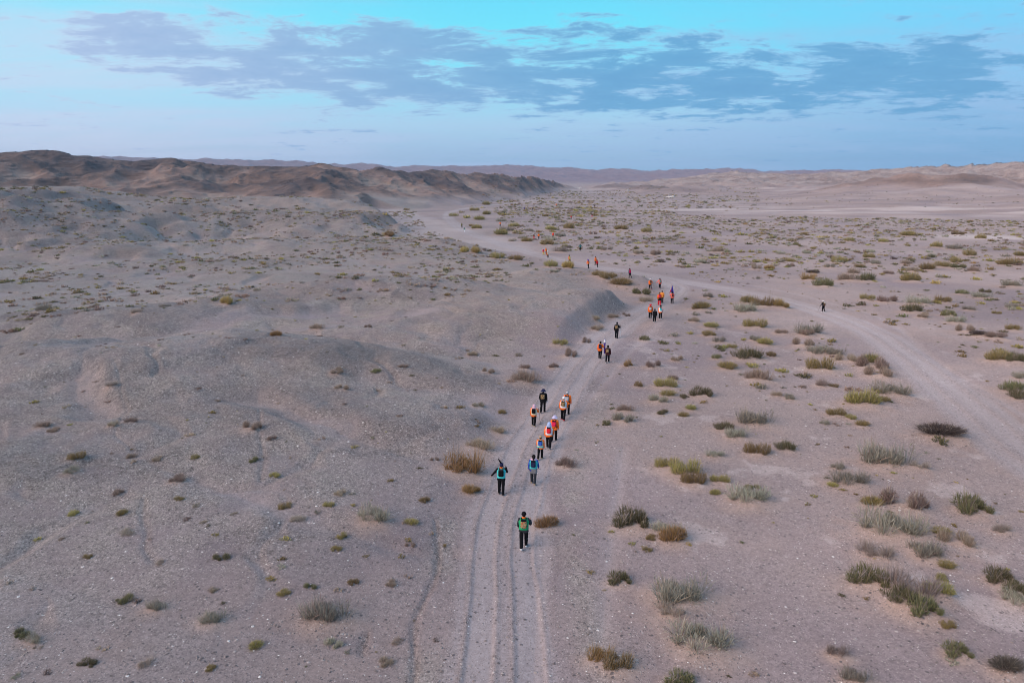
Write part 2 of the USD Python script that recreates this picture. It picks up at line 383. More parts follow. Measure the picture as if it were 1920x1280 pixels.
    prof = np.where(t > 1, np.maximum(1 - 0.5 * (t - 1), 0), tc ** 1.15)
    rg2 = ridged(x, y, 190, 6, 121, .6)
    hr = np.maximum(crest_height(RIGHT, u, e1), 0) * prof * (1 - 0.75 * (1 - rg2) * np.clip(4 * tc * (1 - tc) + (t > 1), 0, 1) * .9)
    hr = hr + (3.2 * fb(x, y, 46, 3, 125) + 7 * (ridged(x, y, 85, 4, 127, .6) - .5)) * sstep(0.05, .4, tc) * (t < 3)
    hr = np.where(front, np.maximum(hr, 0) * sstep(1070, 1150, u), 0)
    h = np.where(hr > 0, np.maximum(h, hr) + 0.25 * np.minimum(h, hr), h)
    pale_r = sstep(2, 14, hr)
    # far mountains
    t = np.clip((r - 3900) / 2400, 0, 1)
    far_d = 6200.0
    hf = np.maximum(crest_height(FAR, u, far_d), 20) * t ** 1.2 * (1 - 0.8 * (1 - ridged(x, y, 1100, 6, 131, .55)) * np.clip(4 * t * (1 - t) + .03, 0, 1))
    hf = np.where(front, hf, 0) * sstep(8600, 6800, r)
    hf = hf + 34 * (ridged(x, y, 420, 5, 135, .6) - .45) * sstep(.3, .8, t) * front * sstep(8600, 6800, r)
    h = np.maximum(h, hf) if np.ndim(h) else max(h, hf)
    distant = sstep(3600, 4600, r) * front
    h = np.where(r > 2200, np.maximum(h, 3.0 * fb(x, y, 500, 3, 141)), h)
    # the open wash left of the track stays level
    # tracks
    md, ms = seg_dist(x, y, MAIN, 9.0)
    cd, cs = seg_dist(x, y, CROSS, 12.0)
    wob = 0.16 * fb(x, y, 7, 2, 151)
    lat = md * ms + wob
    bed = sstep(2.35, 1.75, md + 2 * wob)
    cw = np.interp(r, [0, 70, 160, 400], [2.6, 2.3, 2.2, 2.6])
    cbed = sstep(cw + .45, cw - .45, cd + 2.2 * wob)
    ruts = sstep(.56, .40, np.abs(np.abs(lat) - .90))
    edge = np.exp(-((np.abs(np.abs(lat) - .90) - .60) / .10) ** 2) * (md < 5)
    clat = cd * cs + wob
    cruts = sstep(.6, .42, np.abs(np.abs(clat - .2) - .95)) + .7 * sstep(.45, .3, np.abs(np.abs(clat + 1.3) - .95))
    ruts = np.where(md < 5, ruts, 0) * sstep(9.0, 3.0, md)
    cruts = np.where(cd < 6, cruts, 0)
    road = np.maximum(bed, cbed)
    tread = np.clip(.75 + .6 * pn(lat, r / 14, .30, 153) + .3 * pn(lat, r / 9, .13, 155), .1, 1.3)
    ctread = np.clip(.8 + .55 * pn(clat, r / 14, .42, 157), .2, 1.3)
    mound_keep = 1 - 0.9 * np.maximum(sstep(5.0, 2.0, md), sstep(8, 3, cd)) * sstep(800, 300, r)
    h = h * mound_keep
    h = h - 0.035 * np.clip(ruts, 0, 1) - 0.03 * np.clip(cruts, 0, 1) + 0.022 * edge
    rut = np.clip(np.maximum(ruts * tread, cruts * .8 * ctread), 0, 1)
    for f in FAINT:
        fd, fs = seg_dist(x, y, f, 4.0)
        fr = np.exp(-((fd + wob) / .42) ** 2) * (fd < 3.9)
        h = h - 0.05 * fr
        rut = np.maximum(rut, .55 * fr)
        road = np.maximum(road, .28 * fr)
    stain = np.zeros(x.shape)
    for f in GULLY:
        gd, gs = seg_dist(x, y, f, 3.0)
        gd = np.where(gd < 2.9, np.abs(gd * gs + 1.6 * wob), 9.0)
        w = 0.06 + 0.08 * (fb(x, y, 1.7, 2, 161) + .5)
        gm = np.exp(-(gd / np.maximum(1.5 * w, .10)) ** 2)
        h = h - 0.06 * gm
        stain = np.maximum(stain, gm)
    wash = np.zeros(x.shape)
    for f in WASH:
        wd, _ = seg_dist(x, y, f, 8.0)
        wd = wd + 1.2 * fb(x, y, 6, 3, 171)
        w = np.interp(r, [20, 40, 90], [.8, .9, 2.2])
        wm = np.exp(-(np.maximum(wd, 0) / w) ** 2) * (wd < 7.5)
        h = h - 0.16 * wm
        wash = np.maximum(wash, wm * (.55 + .6 * fb(x, y, 9, 3, 173)))
    # the broad sandy bed where the far track bends
    bd, _ = seg_dist(x, y, BED, 34.0)
    bed_far = sstep(15, 9, bd + 4 * fb(x, y, 18, 2, 177)) * front
    h = h * (1 - .9 * bed_far)
    # zones
    pale = np.zeros(x.shape)
    streak = fb(x * 0.35, y, 26, 3, 181)
    pale = np.maximum(pale, .9 * sstep(0.0, .5, streak + .55 * np.exp(-((r - 455 - .05 * (u - 1500)) / 45.0) ** 2) - .15) * sstep(1180, 1300, u) * np.exp(-((r - 470 - .05 * (u - 1500)) / 60.0) ** 2) * front)
    pale = np.maximum(pale, .85 * sstep(1690, 1800, u) * np.exp(-((r - 272) / 14.0) ** 2) * sstep(-.35, .2, streak) * front)
    pale = np.maximum(pale, .5 * sstep(.1, .6, fb(x * .4, y, 150, 3, 185)) * sstep(480, 900, r) * (1 - brown) * (r < 2600))
    pale = np.maximum(pale, .5 * sstep(.55, .8, fb(x, y, 5.5, 5, 187, .65)) * sstep(26, 30, r) * sstep(120, 60, r) * sstep(4, 10, x))
    wash = np.maximum(wash, .8 * chan)
    pale = np.maximum(pale, .30 * wash)
    pale = np.maximum(pale, .42 * bed_far)
    dark = dark * (1 - bed_far)
    sandy = np.clip(.5 + .75 * fb(x, y, 30, 5, 191, .62) + .3 * (1 - left), 0, 1)
    dark = np.maximum(dark, left * .45 * sstep(.1, .75, gravel_noise + .35 * fb(x, y, 40, 2, 195)))
    dark = dark * (1 - road) * (1 - .85 * wash) * (1 - sstep(380, 460, r))
    near_left_gravel = left * (1 - bed_far) * sstep(20, 45, r) * (1 - wash) * (1 - road)
    side = np.exp(-((np.abs(lat + .3) - 3.0) / .75) ** 2) * (md < 6) * sstep(-.25, .25, fb(x, y, 7, 3, 199)) * sstep(70, 45, r)
    near_left_gravel = np.maximum(near_left_gravel, .8 * side)
    dark = np.maximum(dark, np.maximum(.5 * stain, .32 * edge * sstep(-.3, .3, fb(x, y, 5, 2, 159))))
    zone_a = np.stack([road, dark, np.clip(brown, 0, 1)], -1)
    zone_b = np.stack([np.clip(pale, 0, 1), sandy, np.clip(rut, 0, 1)], -1)
    zone_c = np.stack([np.clip(near_left_gravel, 0, 1), np.clip(distant, 0, 1), np.clip(pale_r, 0, 1)], -1)
    zone_d = np.stack([np.clip(tone, 0, 1), np.zeros(x.shape), np.zeros(x.shape)], -1)
    return h, zone_a, zone_b, zone_c, zone_d


def height(x, y):
    return terrain(np.atleast_1d(np.asarray(x, float)), np.atleast_1d(np.asarray(y, float)))[0]


def on_ground(px, py):
    """The points of the terrain seen at the photograph's (px, py): where the line of sight first meets the ground."""
    px, py = np.atleast_1d(np.asarray(px, float)), np.atleast_1d(np.asarray(py, float))
    dx, dy = (px - 960) / FPX, (640 - py) / FPX
    yy, zz = math.cos(TILT) + dy * math.sin(TILT), -math.sin(TILT) + dy * math.cos(TILT)
    dist = np.concatenate([np.linspace(15, 140, 330), np.geomspace(141, 1700, 300)])
    t = dist[None, :] / yy[:, None]
    gx, gy, gz = dx[:, None] * t, yy[:, None] * t, CAM_H + zz[:, None] * t
    below = gz < height_grid(gx, gy)
    k = np.argmax(below, 1)
    k[~below.any(1)] = len(dist) - 1
    lo, hi = t[np.arange(len(px)), np.maximum(k - 1, 0)], t[np.arange(len(px)), k]
    for _ in range(12):
        mid = (lo + hi) / 2
        under = CAM_H + zz * mid < height_grid(dx * mid, yy * mid)
        hi, lo = np.where(under, mid, hi), np.where(under, lo, mid)
    return np.stack([dx * hi, yy * hi, CAM_H + zz * hi], -1)


AZ = np.concatenate([np.linspace(-180, -46, 46), np.linspace(-44, -37.5, 14), np.linspace(-37, 37, 690), np.linspace(37.5, 44, 14), np.linspace(46, 180, 46)[:-1]])
RD = np.concatenate([[0.6, 3, 7, 11, 14, 16.5], np.geomspace(18, 120, 390), np.geomspace(120.8, 350, 190)[0:], np.geomspace(352.5, 1100, 330), np.geomspace(1107, 2600, 130), np.geomspace(2630, 9000, 120)])
_a, _r = np.meshgrid(np.radians(AZ), RD, indexing='xy')
GX, GY = _r * np.sin(_a), _r * np.cos(_a)
GZ, ZA, ZB, ZC, ZD = terrain(GX, GY)


def height_grid(x, y):
    """The built ground's height at (x, y): the sheet's own triangles, near enough, by bilinear interpolation."""
    a = np.degrees(np.arctan2(x, y))
    rr = np.hypot(x, y)
    i = np.clip(np.searchsorted(AZ, a) - 1, 0, len(AZ) - 2)
    j = np.clip(np.searchsorted(RD, rr) - 1, 0, len(RD) - 2)
    fa = np.clip((a - AZ[i]) / (AZ[i + 1] - AZ[i]), 0, 1)
    fr = np.clip((rr - RD[j]) / (RD[j + 1] - RD[j]), 0, 1)
    return (GZ[j, i] * (1 - fa) + GZ[j, i + 1] * fa) * (1 - fr) + (GZ[j + 1, i] * (1 - fa) + GZ[j + 1, i + 1] * fa) * fr

# ------------------------------------------------------------------ where the shrubs stand (photograph's pixels: x, foot y, width, kind)
# kinds: O olive tussock, Y straw tussock, S grey green shrub, G dark green shrub, B brown dry shrub, P pale leafless shrub
SHRUBS_TXT = '''
335,937,18,O 135,965,20,O 227,964,21,O 237,1002,26,P 331,904,30,B 221,925,22,B 164,1045,16,O 414,1048,28,G 298,1057,18,P 234,1127,28,G 294,1143,36,S 399,1166,42,S 399,1108,18,B 59,1105,14,P
16,1094,14,P 39,1192,34,G 62,1205,36,S 163,1246,32,G 272,1247,26,P 393,1255,20,O 28,1270,16,S 478,1213,26,O 350,974,14,B 381,980,12,B 438,964,12,B 114,1012,12,B 282,1011,10,P 368,949,12,B
533,952,24,O 557,976,26,P 616,948,20,O 637,927,24,B 796,940,20,O 883,925,28,Y 700,977,60,S 771,981,24,O 639,1008,22,O 766,1014,14,O 770,1024,18,B 630,1031,20,O 686,1044,12,O 752,1045,14,O
535,1012,16,O 529,1050,13,O 662,1094,20,O 732,1097,22,B 581,1102,22,G 530,1114,23,O 633,1108,14,B 611,1164,80,S 625,1211,34,S 651,1224,14,S 744,1205,20,P 722,1246,28,B 818,1201,12,B 765,1082,12,B 508,1087,16,O
1025,990,40,Y 1183,988,62,G 1250,1000,50,S 1262,1017,46,Y 1214,1033,18,O 1186,1021,14,O 1222,1012,20,O 1160,1094,42,G 1107,1074,14,O 1278,1128,100,S 1258,1159,50,P 1315,1216,100,S 1125,1240,46,Y 1158,1254,58,O 1276,1286,50,G
1300,908,46,O 1341,926,20,O 1350,905,35,O 1404,942,70,S 1412,916,22,G 1594,910,64,S 1562,914,18,O 1581,922,11,O 1605,928,8,O 1636,950,36,O 1700,957,78,B 1823,962,60,G 1867,944,8,O 1880,998,34,P 1675,1004,105,S
1766,1005,30,O 1800,1024,55,B 1645,1046,58,P 1740,1044,60,S 1777,1065,28,O 1768,1086,26,O 1631,1100,72,G 1712,1120,96,P 1690,1140,60,G 1733,1158,60,G 1760,1120,50,O 1777,1177,28,O 1795,1230,48,G 1572,1230,38,P 1606,1276,52,S 1890,1260,65,D
1876,1092,50,G 1903,1114,40,G 1912,1134,50,S 1888,1069,14,O 1915,960,10,O
142,861,30,O 132,887,26,S 294,863,18,B 365,859,16,O 475,865,18,G 245,857,18,B 248,867,14,B 472,806,34,B 245,792,22,B 211,799,22,B 98,809,20,B 80,802,26,B 408,752,12,B 371,730,12,B 181,717,12,B 208,725,22,P 64,756,14,O
79,584,30,S 55,600,16,G 141,547,16,O 424,571,24,Y 255,588,20,P 309,575,18,S 104,594,14,B 301,638,10,B 200,652,10,B 459,637,12,B 427,634,11,B 40,665,9,B 125,764,14,B 356,817,14,B 131,797,10,O 398,775,12,O
517,629,18,Y 594,618,26,B 691,613,16,B 640,614,12,B 756,648,9,B 631,701,26,B 704,698,18,G 772,705,9,G 916,700,22,B 930,668,12,G 875,658,10,B 858,673,11,B 640,731,26,B 664,839,14,O 602,823,12,B 508,823,18,B
833,765,14,B 863,765,14,O 897,764,22,S 942,774,16,O 897,792,14,B 894,800,12,O 934,812,26,B 900,844,50,B 869,888,66,Y 514,893,20,O 787,879,12,G 816,863,16,B 709,734,10,B 755,688,18,B 887,666,18,B 957,719,14,B 732,902,14,O
984,718,50,B 973,667,14,B 985,692,20,B 1039,690,22,B 1068,669,30,B 1051,648,28,O 1098,643,20,B 1120,620,24,B 1150,597,22,B 1117,601,20,B 1174,592,16,B 1208,639,20,G 1178,687,20,Y 1224,689,28,B 1269,677,22,B
1197,725,20,O 1248,727,40,O 1253,743,26,O 1263,712,20,B 1235,755,34,S 1283,746,16,G 1315,744,40,G 1320,756,14,Y 1296,768,20,O 1282,780,18,O 1243,777,20,G 1172,772,32,B 1169,792,38,S 1137,796,18,G 1120,798,8,O
1062,876,38,B 1250,877,44,O 1284,890,56,O 1358,807,34,G 1382,821,42,S 1417,796,60,S 1420,852,46,O 1341,857,32,S 1365,692,30,O 1402,674,50,G 1343,673,20,G 1423,714,48,B 1435,647,30,O 1417,639,22,S 1395,638,14,O
1416,615,42,O 1400,586,45,S 1429,576,40,O 1402,569,28,O 1315,581,34,O 1305,591,16,S 1301,604,22,B 1334,615,26,O 1330,630,24,O 1349,642,24,S 1327,558,22,S 1294,626,12,O 1373,651,18,O 1203,554,32,G 1211,567,24,B 1165,537,36,O 1138,524,30,O
1519,526,26,Y 1544,538,34,G 1588,527,34,B 1624,528,34,G 1707,528,36,O 1899,538,34,S 1628,563,26,O 1465,578,30,Y 1663,567,28,B 1710,586,36,G 1722,571,36,S 1770,568,28,O 1844,559,30,S 1804,552,22,G 1848,548,18,G
1870,588,16,O 1899,578,22,S 1780,593,24,G 1793,606,32,S 1818,582,20,S 1731,596,20,B 1813,623,32,B 1838,632,34,D 1866,636,36,B 1902,620,26,O 1872,678,44,O 1906,682,36,G 1914,710,30,S 1898,734,44,G 1912,748,36,G
1464,626,22,B 1517,628,48,S 1512,632,26,B 1508,650,36,B 1538,664,44,S 1568,669,32,S 1591,680,36,B 1537,694,48,O 1630,684,40,O 1640,694,50,B 1652,708,44,B 1672,742,62,S 1618,760,60,O 1657,755,22,O 1568,780,34,O 1597,787,20,O
1618,799,22,O 1543,724,26,P 1563,725,18,O 1481,749,24,S 1458,743,20,B 1547,794,18,S 1473,844,34,G 1767,822,80,D 1665,872,85,S 1727,882,28,P 1572,879,26,S 1447,669,20,O
850,405,18,O 865,399,15,O 875,409,16,O 890,395,18,O 899,412,19,O 912,402,17,O 912,384,18,O 883,424,12,O 895,429,20,O 940,415,18,S 951,434,24,S 940,441,26,O 963,426,20,O 966,438,10,O 980,447,18,S 988,454,20,O 961,452,18,P
1021,446,14,S 1032,452,20,S 1026,460,24,O 1055,457,13,O 1051,444,20,S 993,433,16,S 1033,432,22,O 1067,429,26,O 1051,473,26,P 1137,470,22,P 1107,467,12,G 1163,475,11,B 1193,467,13,G 1198,477,22,B 1230,479,24,B 1213,436,22,O 1165,431,24,O
871,472,18,Y 892,475,22,Y 932,485,26,O 967,489,28,O 997,495,12,G 986,500,16,G 1034,501,28,O 1065,504,24,Y 1006,506,8,G 1040,510,18,S 1122,518,22,O 1146,521,20,O 731,444,20,Y 722,440,12,Y 705,441,14,G 722,404,10,Y 762,394,12,O
1287,476,14,S 1337,485,16,O 1347,473,24,B 1310,494,20,S 1342,499,13,Y 1440,452,16,S 1466,476,18,S 1417,505,22,B 1418,492,16,O 1443,504,16,Y 1395,500,14,B 1452,498,16,B 1483,490,16,O 1483,499,16,B 1525,514,24,D
1513,475,18,S 1573,493,28,O 1557,502,20,S 1613,501,17,O 1630,484,20,O 1642,496,20,S 1600,514,24,B 1633,473,18,S 1593,453,20,O 1657,455,20,O 1700,496,20,B 1713,510,22,B 1740,507,28,O 1768,501,26,O 1793,493,24,O 1797,504,22,G
1757,464,24,O 1793,468,28,S 1820,480,26,O 1827,510,22,B 1893,498,40,O 1913,481,20,O 1887,481,16,S 1747,480,18,S 1705,443,24,O 1840,448,20,O 1797,441,20,O 1390,441,16,O 1343,440,14,O 1667,513,18,B 1858,506,14,O
'''
SHRUBS = [(float(a), float(b), float(c), k) for a, b, c, k in (t.split(',') for t in SHRUBS_TXT.split())]
SP = on_ground([s[0] for s in SHRUBS], [s[1] for s in SHRUBS])
SLANT = np.hypot(np.hypot(SP[:, 0], SP[:, 1]), CAM_H - SP[:, 2])
SDEPTH = SP[:, 1] * math.cos(TILT) + (CAM_H - SP[:, 2]) * math.sin(TILT)
SW = np.array([s[2] for s in SHRUBS]) / FPX * SDEPTH                    # real widths
# the wider ones stand on a low hummock of blown sand
for (x, y, z), w, s in zip(SP, SW, SHRUBS):
    if s[2] < 20 or w < .7:
        continue
    rr, aa = math.hypot(x, y), math.degrees(math.atan2(x, y))
    j0, j1 = np.searchsorted(RD, [rr - 1.3 * w - .5, rr + 1.3 * w + .5])
    i0, i1 = np.searchsorted(AZ, [aa - math.degrees(1.4 * w / rr), aa + math.degrees(1.4 * w / rr)])
    sl = np.s_[j0:j1, i0:i1]
    q = ((GX[sl] - x) / (.60 * w)) ** 2 + ((GY[sl] - y + .06 * w) / (.52 * w)) ** 2
    g = np.exp(-q * (1 + .5 * pn(GX[sl], GY[sl], 1.1, 7)))
    GZ[sl] += min(.13 * w, .34) * g
    ZB[sl][..., 1] = np.clip(ZB[sl][..., 1] + 1.2 * g, 0, 1)
    ZA[sl][..., 1] *= 1 - g
    ZC[sl][..., 0] *= 1 - g
    ZD[sl][..., 1] = np.maximum(ZD[sl][..., 1], g)


def ground_material():
    """Sand, gravel and rock: the zones say where, the noises give grain. Colours are the ground's own, without light."""
    n, l = {}, []

    def node(name, kind, inputs=None, **links):
        n[name] = (kind, inputs or {})
        for k, v in links.items():
            l.append((v, f'{name}.{k}'))
        return name
    node('g', 'geometry')
    for z in 'abcd':
        node('at' + z, 'attribute', {'attribute': 'zone_' + z})
        node('z' + z, 'separate_color', color=f'at{z}.color')
    P = 'g.position'
    node('n1', 'noise_texture', {'scale': .035, 'detail': 6.0, 'roughness': .6}, vector=P)
    node('n2', 'noise_texture', {'scale': .35, 'detail': 5.0, 'roughness': .6}, vector=P)
    node('n3', 'noise_texture', {'scale': 5.0, 'detail': 6.0, 'roughness': .7}, vector=P)
    # sand: greyish pink to buff
    node('sa', 'mix_color', {'a': SAND_A, 'b': SAND_B}, fac='zb.g')
    node('sn', 'map_range', {'from_min': .35, 'from_max': .65, 'clamp': True}, value='n2.fac')
    node('sb', 'mix_color', {'b': SAND_C}, fac='snk.value', a='sa.result')
    node('snk', 'math', {'math_type': 'multiply', 'value2': .5}, value1='sn.result')
    # left side: greyer gravelly ground
    node('lg', 'mix_color', {'b': GRAVEL}, fac='lgk.value', a='sb.result')
    node('lgn', 'map_range', {'from_min': .38, 'from_max': .60, 'to_min': .35, 'to_max': 1.0, 'clamp': True}, value='n2.fac')
    node('lgk', 'math', {'math_type': 'multiply'}, value1='lgn.result', value2='zc.r')
    node('hum0', 'math', {'math_type': 'multiply', 'value2': .7}, value1='zd.g')
    node('hum', 'mix_color', {'b': (.43, .315, .255)}, fac='hum0.value', a='lg.result')
    node('pl', 'mix_color', {'b': PALE}, fac='zb.r', a='hum.result')
    node('tr0', 'math', {'math_type': 'multiply', 'value2': .80}, value1='za.r')
    node('trn', 'math', {'math_type': 'multiply'}, value1='tr0.value', value2='sn2.result')
    node('sn2', 'map_range', {'from_min': .3, 'from_max': .7, 'to_min': .55, 'to_max': 1.0, 'clamp': True}, value='n3.fac')
    node('tr', 'mix_color', {'b': TRACK}, fac='trn.value', a='pl.result')
    node('ru0', 'math', {'math_type': 'multiply', 'value2': .45}, value1='zb.b')
    node('ru', 'mix_color', {'b': RUT}, fac='ru0.value', a='tr.result')
    # dark desert varnish gravel on the crowns
    node('dk', 'mix_color', {'b': DARK}, fac='dkk.value', a='ru.result')
    node('dkk', 'math', {'math_type': 'multiply', 'value2': .76}, value1='za.g')
    # stones: every cell of a Voronoi pattern is one stone or none
    for i, (sc, dens) in enumerate(((6.0, .34), (13.0, .75), (27.0, .9))):
        node(f'v{i}', 'voronoi_texture', {'scale': sc, 'feature': 'f1', 'randomness': 1.0}, vector=P)
        node(f'vs{i}', 'separate_color', color=f'v{i}.color')
        # stone where the cell draws a number under the local density
        node(f'den{i}', 'math', {'math_type': 'multiply_add', 'value2': .55 * dens, 'value3': .16 * dens}, value1='stony.value')
        node(f'is{i}', 'math', {'math_type': 'less_than'}, value1=f'vs{i}.r', value2=f'den{i}.value')
        node(f'rd{i}', 'map_range', {'from_min': .30, 'from_max': .46, 'to_min': 1.0, 'to_max': 0.0, 'clamp': True}, value=f'v{i}.distance')
        node(f'st{i}', 'math', {'math_type': 'multiply'}, value1=f'is{i}.value', value2=f'rd{i}.result')
        node(f'sc{i}', 'rgb_ramp', {'ramp': [(0, (.13, .11, .11)), (.4, (.20, .165, .16)), (.62, (.27, .22, .20)), (.86, (.46, .39, .36)), (.975, (.55, .47, .44)), (.985, (.80, .75, .71)), (1, (.85, .81, .77))]}, fac=f'vs{i}.g')
    # stoniness: gravel zones, crowns; not the worn wheel ruts nor drifted sand
    node('sto1', 'math', {'math_type': 'multiply_add', 'value2': 1.15}, value1='za.g', value3='sto2.value')
    node('sto2', 'math', {'math_type': 'multiply_add', 'value2': .5, 'value3': .26}, value1='zc.r')
    node('rutinv', 'math', {'math_type': 'multiply_add', 'value2': -.85, 'value3': 1.0}, value1='zb.b')
    node('palinv', 'math', {'math_type': 'multiply_add', 'value2': -.8, 'value3': 1.0}, value1='zb.r')
    node('st01', 'math', {'math_type': 'multiply'}, value1='sto1.value', value2='rutinv.value')
    node('st02', 'math', {'math_type': 'multiply'}, value1='st01.value', value2='palinv.value')
    node('pat', 'map_range', {'from_min': .32, 'from_max': .62, 'to_min': .35, 'to_max': 1.35, 'clamp': True}, value='n2.fac')
    node('stony', 'math', {'math_type': 'multiply', 'use_clamp': True}, value1='st02.value', value2='pat.result')
    node('k0', 'mix_color', {}, fac='st0.value', a='dk.result', b='sc0.color')
    node('k1', 'mix_color', {}, fac='st1.value', a='k0.result', b='sc1.color')
    node('k2', 'mix_color', {}, fac='st2.value', a='k1.result', b='sc2.color')
    # brown and grey rock of the hills
    node('hm', 'mapping', {'scale': (1, 1, 2.4)}, vector=P)
    node('h1', 'noise_texture', {'scale': .016, 'detail': 8.0, 'roughness': .62, 'distortion': .5}, vector='hm.vector')
    node('h2', 'noise_texture', {'scale': .09, 'detail': 8.0, 'roughness': .68}, vector='hm.vector')
    node('hc', 'rgb_ramp', {'ramp': [(0.30, (.105, .086, .088)), (.44, (.165, .118, .105)), (.53, (.25, .165, .125)), (.62, (.32, .215, .165)), (.72, (.40, .30, .24))]}, fac='hmx.value')
    node('hmx', 'math', {'math_type': 'multiply_add', 'value2': .55}, value1='h1.fac', value3='h2k.value')
    node('h2k', 'math', {'math_type': 'multiply_add', 'value2': .60, 'value3': -.085}, value1='h2.fac')
    node('hmz', 'math', {'math_type': 'multiply_add', 'value2': .62}, value1='zd.r', value3='hmw.value')
    node('hmw', 'math', {'math_type': 'multiply_add', 'value2': .75, 'value3': -.20}, value1='hmx.value')
    node('hc', 'rgb_ramp', {'ramp': [(0.12, (.100, .083, .088)), (.30, (.135, .105, .102)), (.44, (.19, .135, .118)), (.58, (.265, .188, .165)), (.74, (.315, .243, .208)), (.9, (.35, .285, .258))]}, fac='hmz.value')
    node('rock', 'mix_color', {}, fac='za.b', a='k2.result', b='hc.color')
    # pale broken hills on the right, mauve mountains far off
    node('rc', 'rgb_ramp', {'ramp': [(.36, (.19, .142, .132)), (.48, (.285, .228, .212)), (.6, (.355, .30, .282))]}, fac='hmx.value')
    node('r2', 'mix_color', {}, fac='zc.b', a='rock.result', b='rc.color')
    node('fc', 'rgb_ramp', {'ramp': [(.38, (.15, .105, .13)), (.6, (.27, .19, .20))]}, fac='hmx.value')
    node('r3', 'mix_color', {}, fac='zc.g', a='r2.result', b='fc.color')
    node('grain', 'map_range', {'from_min': .25, 'from_max': .75, 'to_min': .86, 'to_max': 1.13}, value='n3.fac')
    node('grainl', 'map_range', {'from_min': .3, 'from_max': .7, 'to_min': .82, 'to_max': 1.16}, value='n1.fac')
    node('gg', 'math', {'math_type': 'multiply'}, value1='grain.result', value2='grainl.result')
    node('gv', 'combine_color', r='gg.value', g='gg.value', b='gg.value')
    node('gcol', 'mix_color', {'blend_type': 'multiply', 'fac': 1.0, 'use_clamp': False}, a='r3.result', b='gv.color')
    # pebble mosaic: each cell of three sizes a little lighter or darker, most where it is stony
    node('mot', 'math', {'math_type': 'multiply_add', 'value2': .75, 'value3': .16, 'use_clamp': True}, value1='stony.value')
    prev = 'gcol.result'
    for i, (sc, lo, hi) in enumerate(((3.4, .80, 1.08), (8.0, .62, 1.16), (15.0, .56, 1.2), (30.0, .58, 1.2))):
        node(f'w{i}', 'voronoi_texture', {'scale': sc, 'feature': 'f1'}, vector=P)
        node(f'ws{i}', 'separate_color', color=f'w{i}.color')
        node(f'wp{i}', 'math', {'math_type': 'power', 'value2': .55}, value1=f'ws{i}.b')
        node(f'wm{i}', 'map_range', {'from_min': 0.0, 'from_max': 1.0, 'to_min': lo, 'to_max': hi}, value=f'wp{i}.value')
        node(f'wc{i}', 'combine_color', r=f'wm{i}.result', g=f'wm{i}.result', b=f'wm{i}.result')
        node(f'wx{i}', 'mix_color', {'blend_type': 'multiply', 'use_clamp': False}, fac='mot.value', a=prev, b=f'wc{i}.color')
        prev = f'wx{i}.result'
    node('col', 'mix_color', {'blend_type': 'multiply', 'fac': 1.0, 'b': (1, 1, 1)}, a=prev)
    # fine relief: stones stand out, sand is finely rough
    node('hs', 'math', {'math_type': 'multiply_add', 'value2': 1.0}, value1='st0.value', value3='hs1.value')
    node('hs1', 'math', {'math_type': 'multiply_add', 'value2': .5}, value1='st1.value', value3='hs2.value')
    node('hs2', 'math', {'math_type': 'multiply_add', 'value2': .6, 'value3': 0.0}, value1='n3.fac')
    node('bp', 'bump', {'strength': .55, 'distance': .05}, height='hs.value')
    node('bsdf', 'principled_bsdf', {'roughness': .95, 'specular_ior_level': .15, 'diffuse_roughness': .6}, base_color='col.result', normal='bh.normal')
    node('hb1', 'noise_texture', {'scale': .16, 'detail': 9.0, 'roughness': .66, 'type': 'ridged_multifractal', 'use_normalize': True}, vector='hm.vector')
    node('hbs', 'math', {'math_type': 'maximum'}, value1='za.b', value2='zc.b')
    node('hbk', 'math', {'math_type': 'multiply', 'value2': .8}, value1='hbs.value')
    node('bh', 'bump', {'distance': 2.2}, height='hb1.fac', strength='hbk.value', normal='bp.normal')
    return usdkit.material(stage, '/World/Looks/desert_ground', n, l, surface='bsdf.BSDF')


SAND_A, SAND_B, SAND_C = (.226, .181, .198), (.322, .250, .232), (.275, .225, .228)
GRAVEL, PALE, TRACK, RUT, DARK = (.330, .284, .255), (.47, .40, .385), (.352, .304, .308), (.382, .332, .334), (.168, .142, .140)
GROUND = ground_material()

nr, na = GX.shape
V = np.stack([GX, GY, GZ], -1).reshape(-1, 3)
idx = np.arange(nr * na).reshape(nr, na)
q = idx[:-1, :], np.roll(idx, -1, 1)[:-1, :], np.roll(idx, -1, 1)[1:, :], idx[1:, :]
F = np.stack([q[0], q[3], q[2], q[1]], -1).reshape(-1, 4)[:, ::-1]
NRM = np.zeros_like(V)
d1, d2 = V[F[:, 2]] - V[F[:, 0]], V[F[:, 3]] - V[F[:, 1]]
fn = np.cross(d1, d2)
if fn[:, 2].mean() < 0:
    F = F[:, ::-1]
    fn = -fn
for k in range(4):
    np.add.at(NRM, F[:, k], fn)
NRM /= np.maximum(np.linalg.norm(NRM, axis=1, keepdims=True), 1e-20)
A_, B_, C_, D_ = (z.reshape(-1, 3) for z in (ZA, ZB, ZC, ZD))
fc = lambda z: z[F].mean(1)
fr_, fu_ = np.hypot(V[F, 0], V[F, 1]).mean(1), fc(bearing(V[:, 0], np.maximum(V[:, 1], 1)))
on_track = (fc(A_[:, 0]) > .42) & (fr_ < 700)
far_f = fc(C_[:, 1]) > .35
brown_f = (fc(A_[:, 2]) > .5) & ~far_f & ~on_track
pale_f = (fc(C_[:, 2]) > .4) & ~far_f & ~brown_f & ~on_track
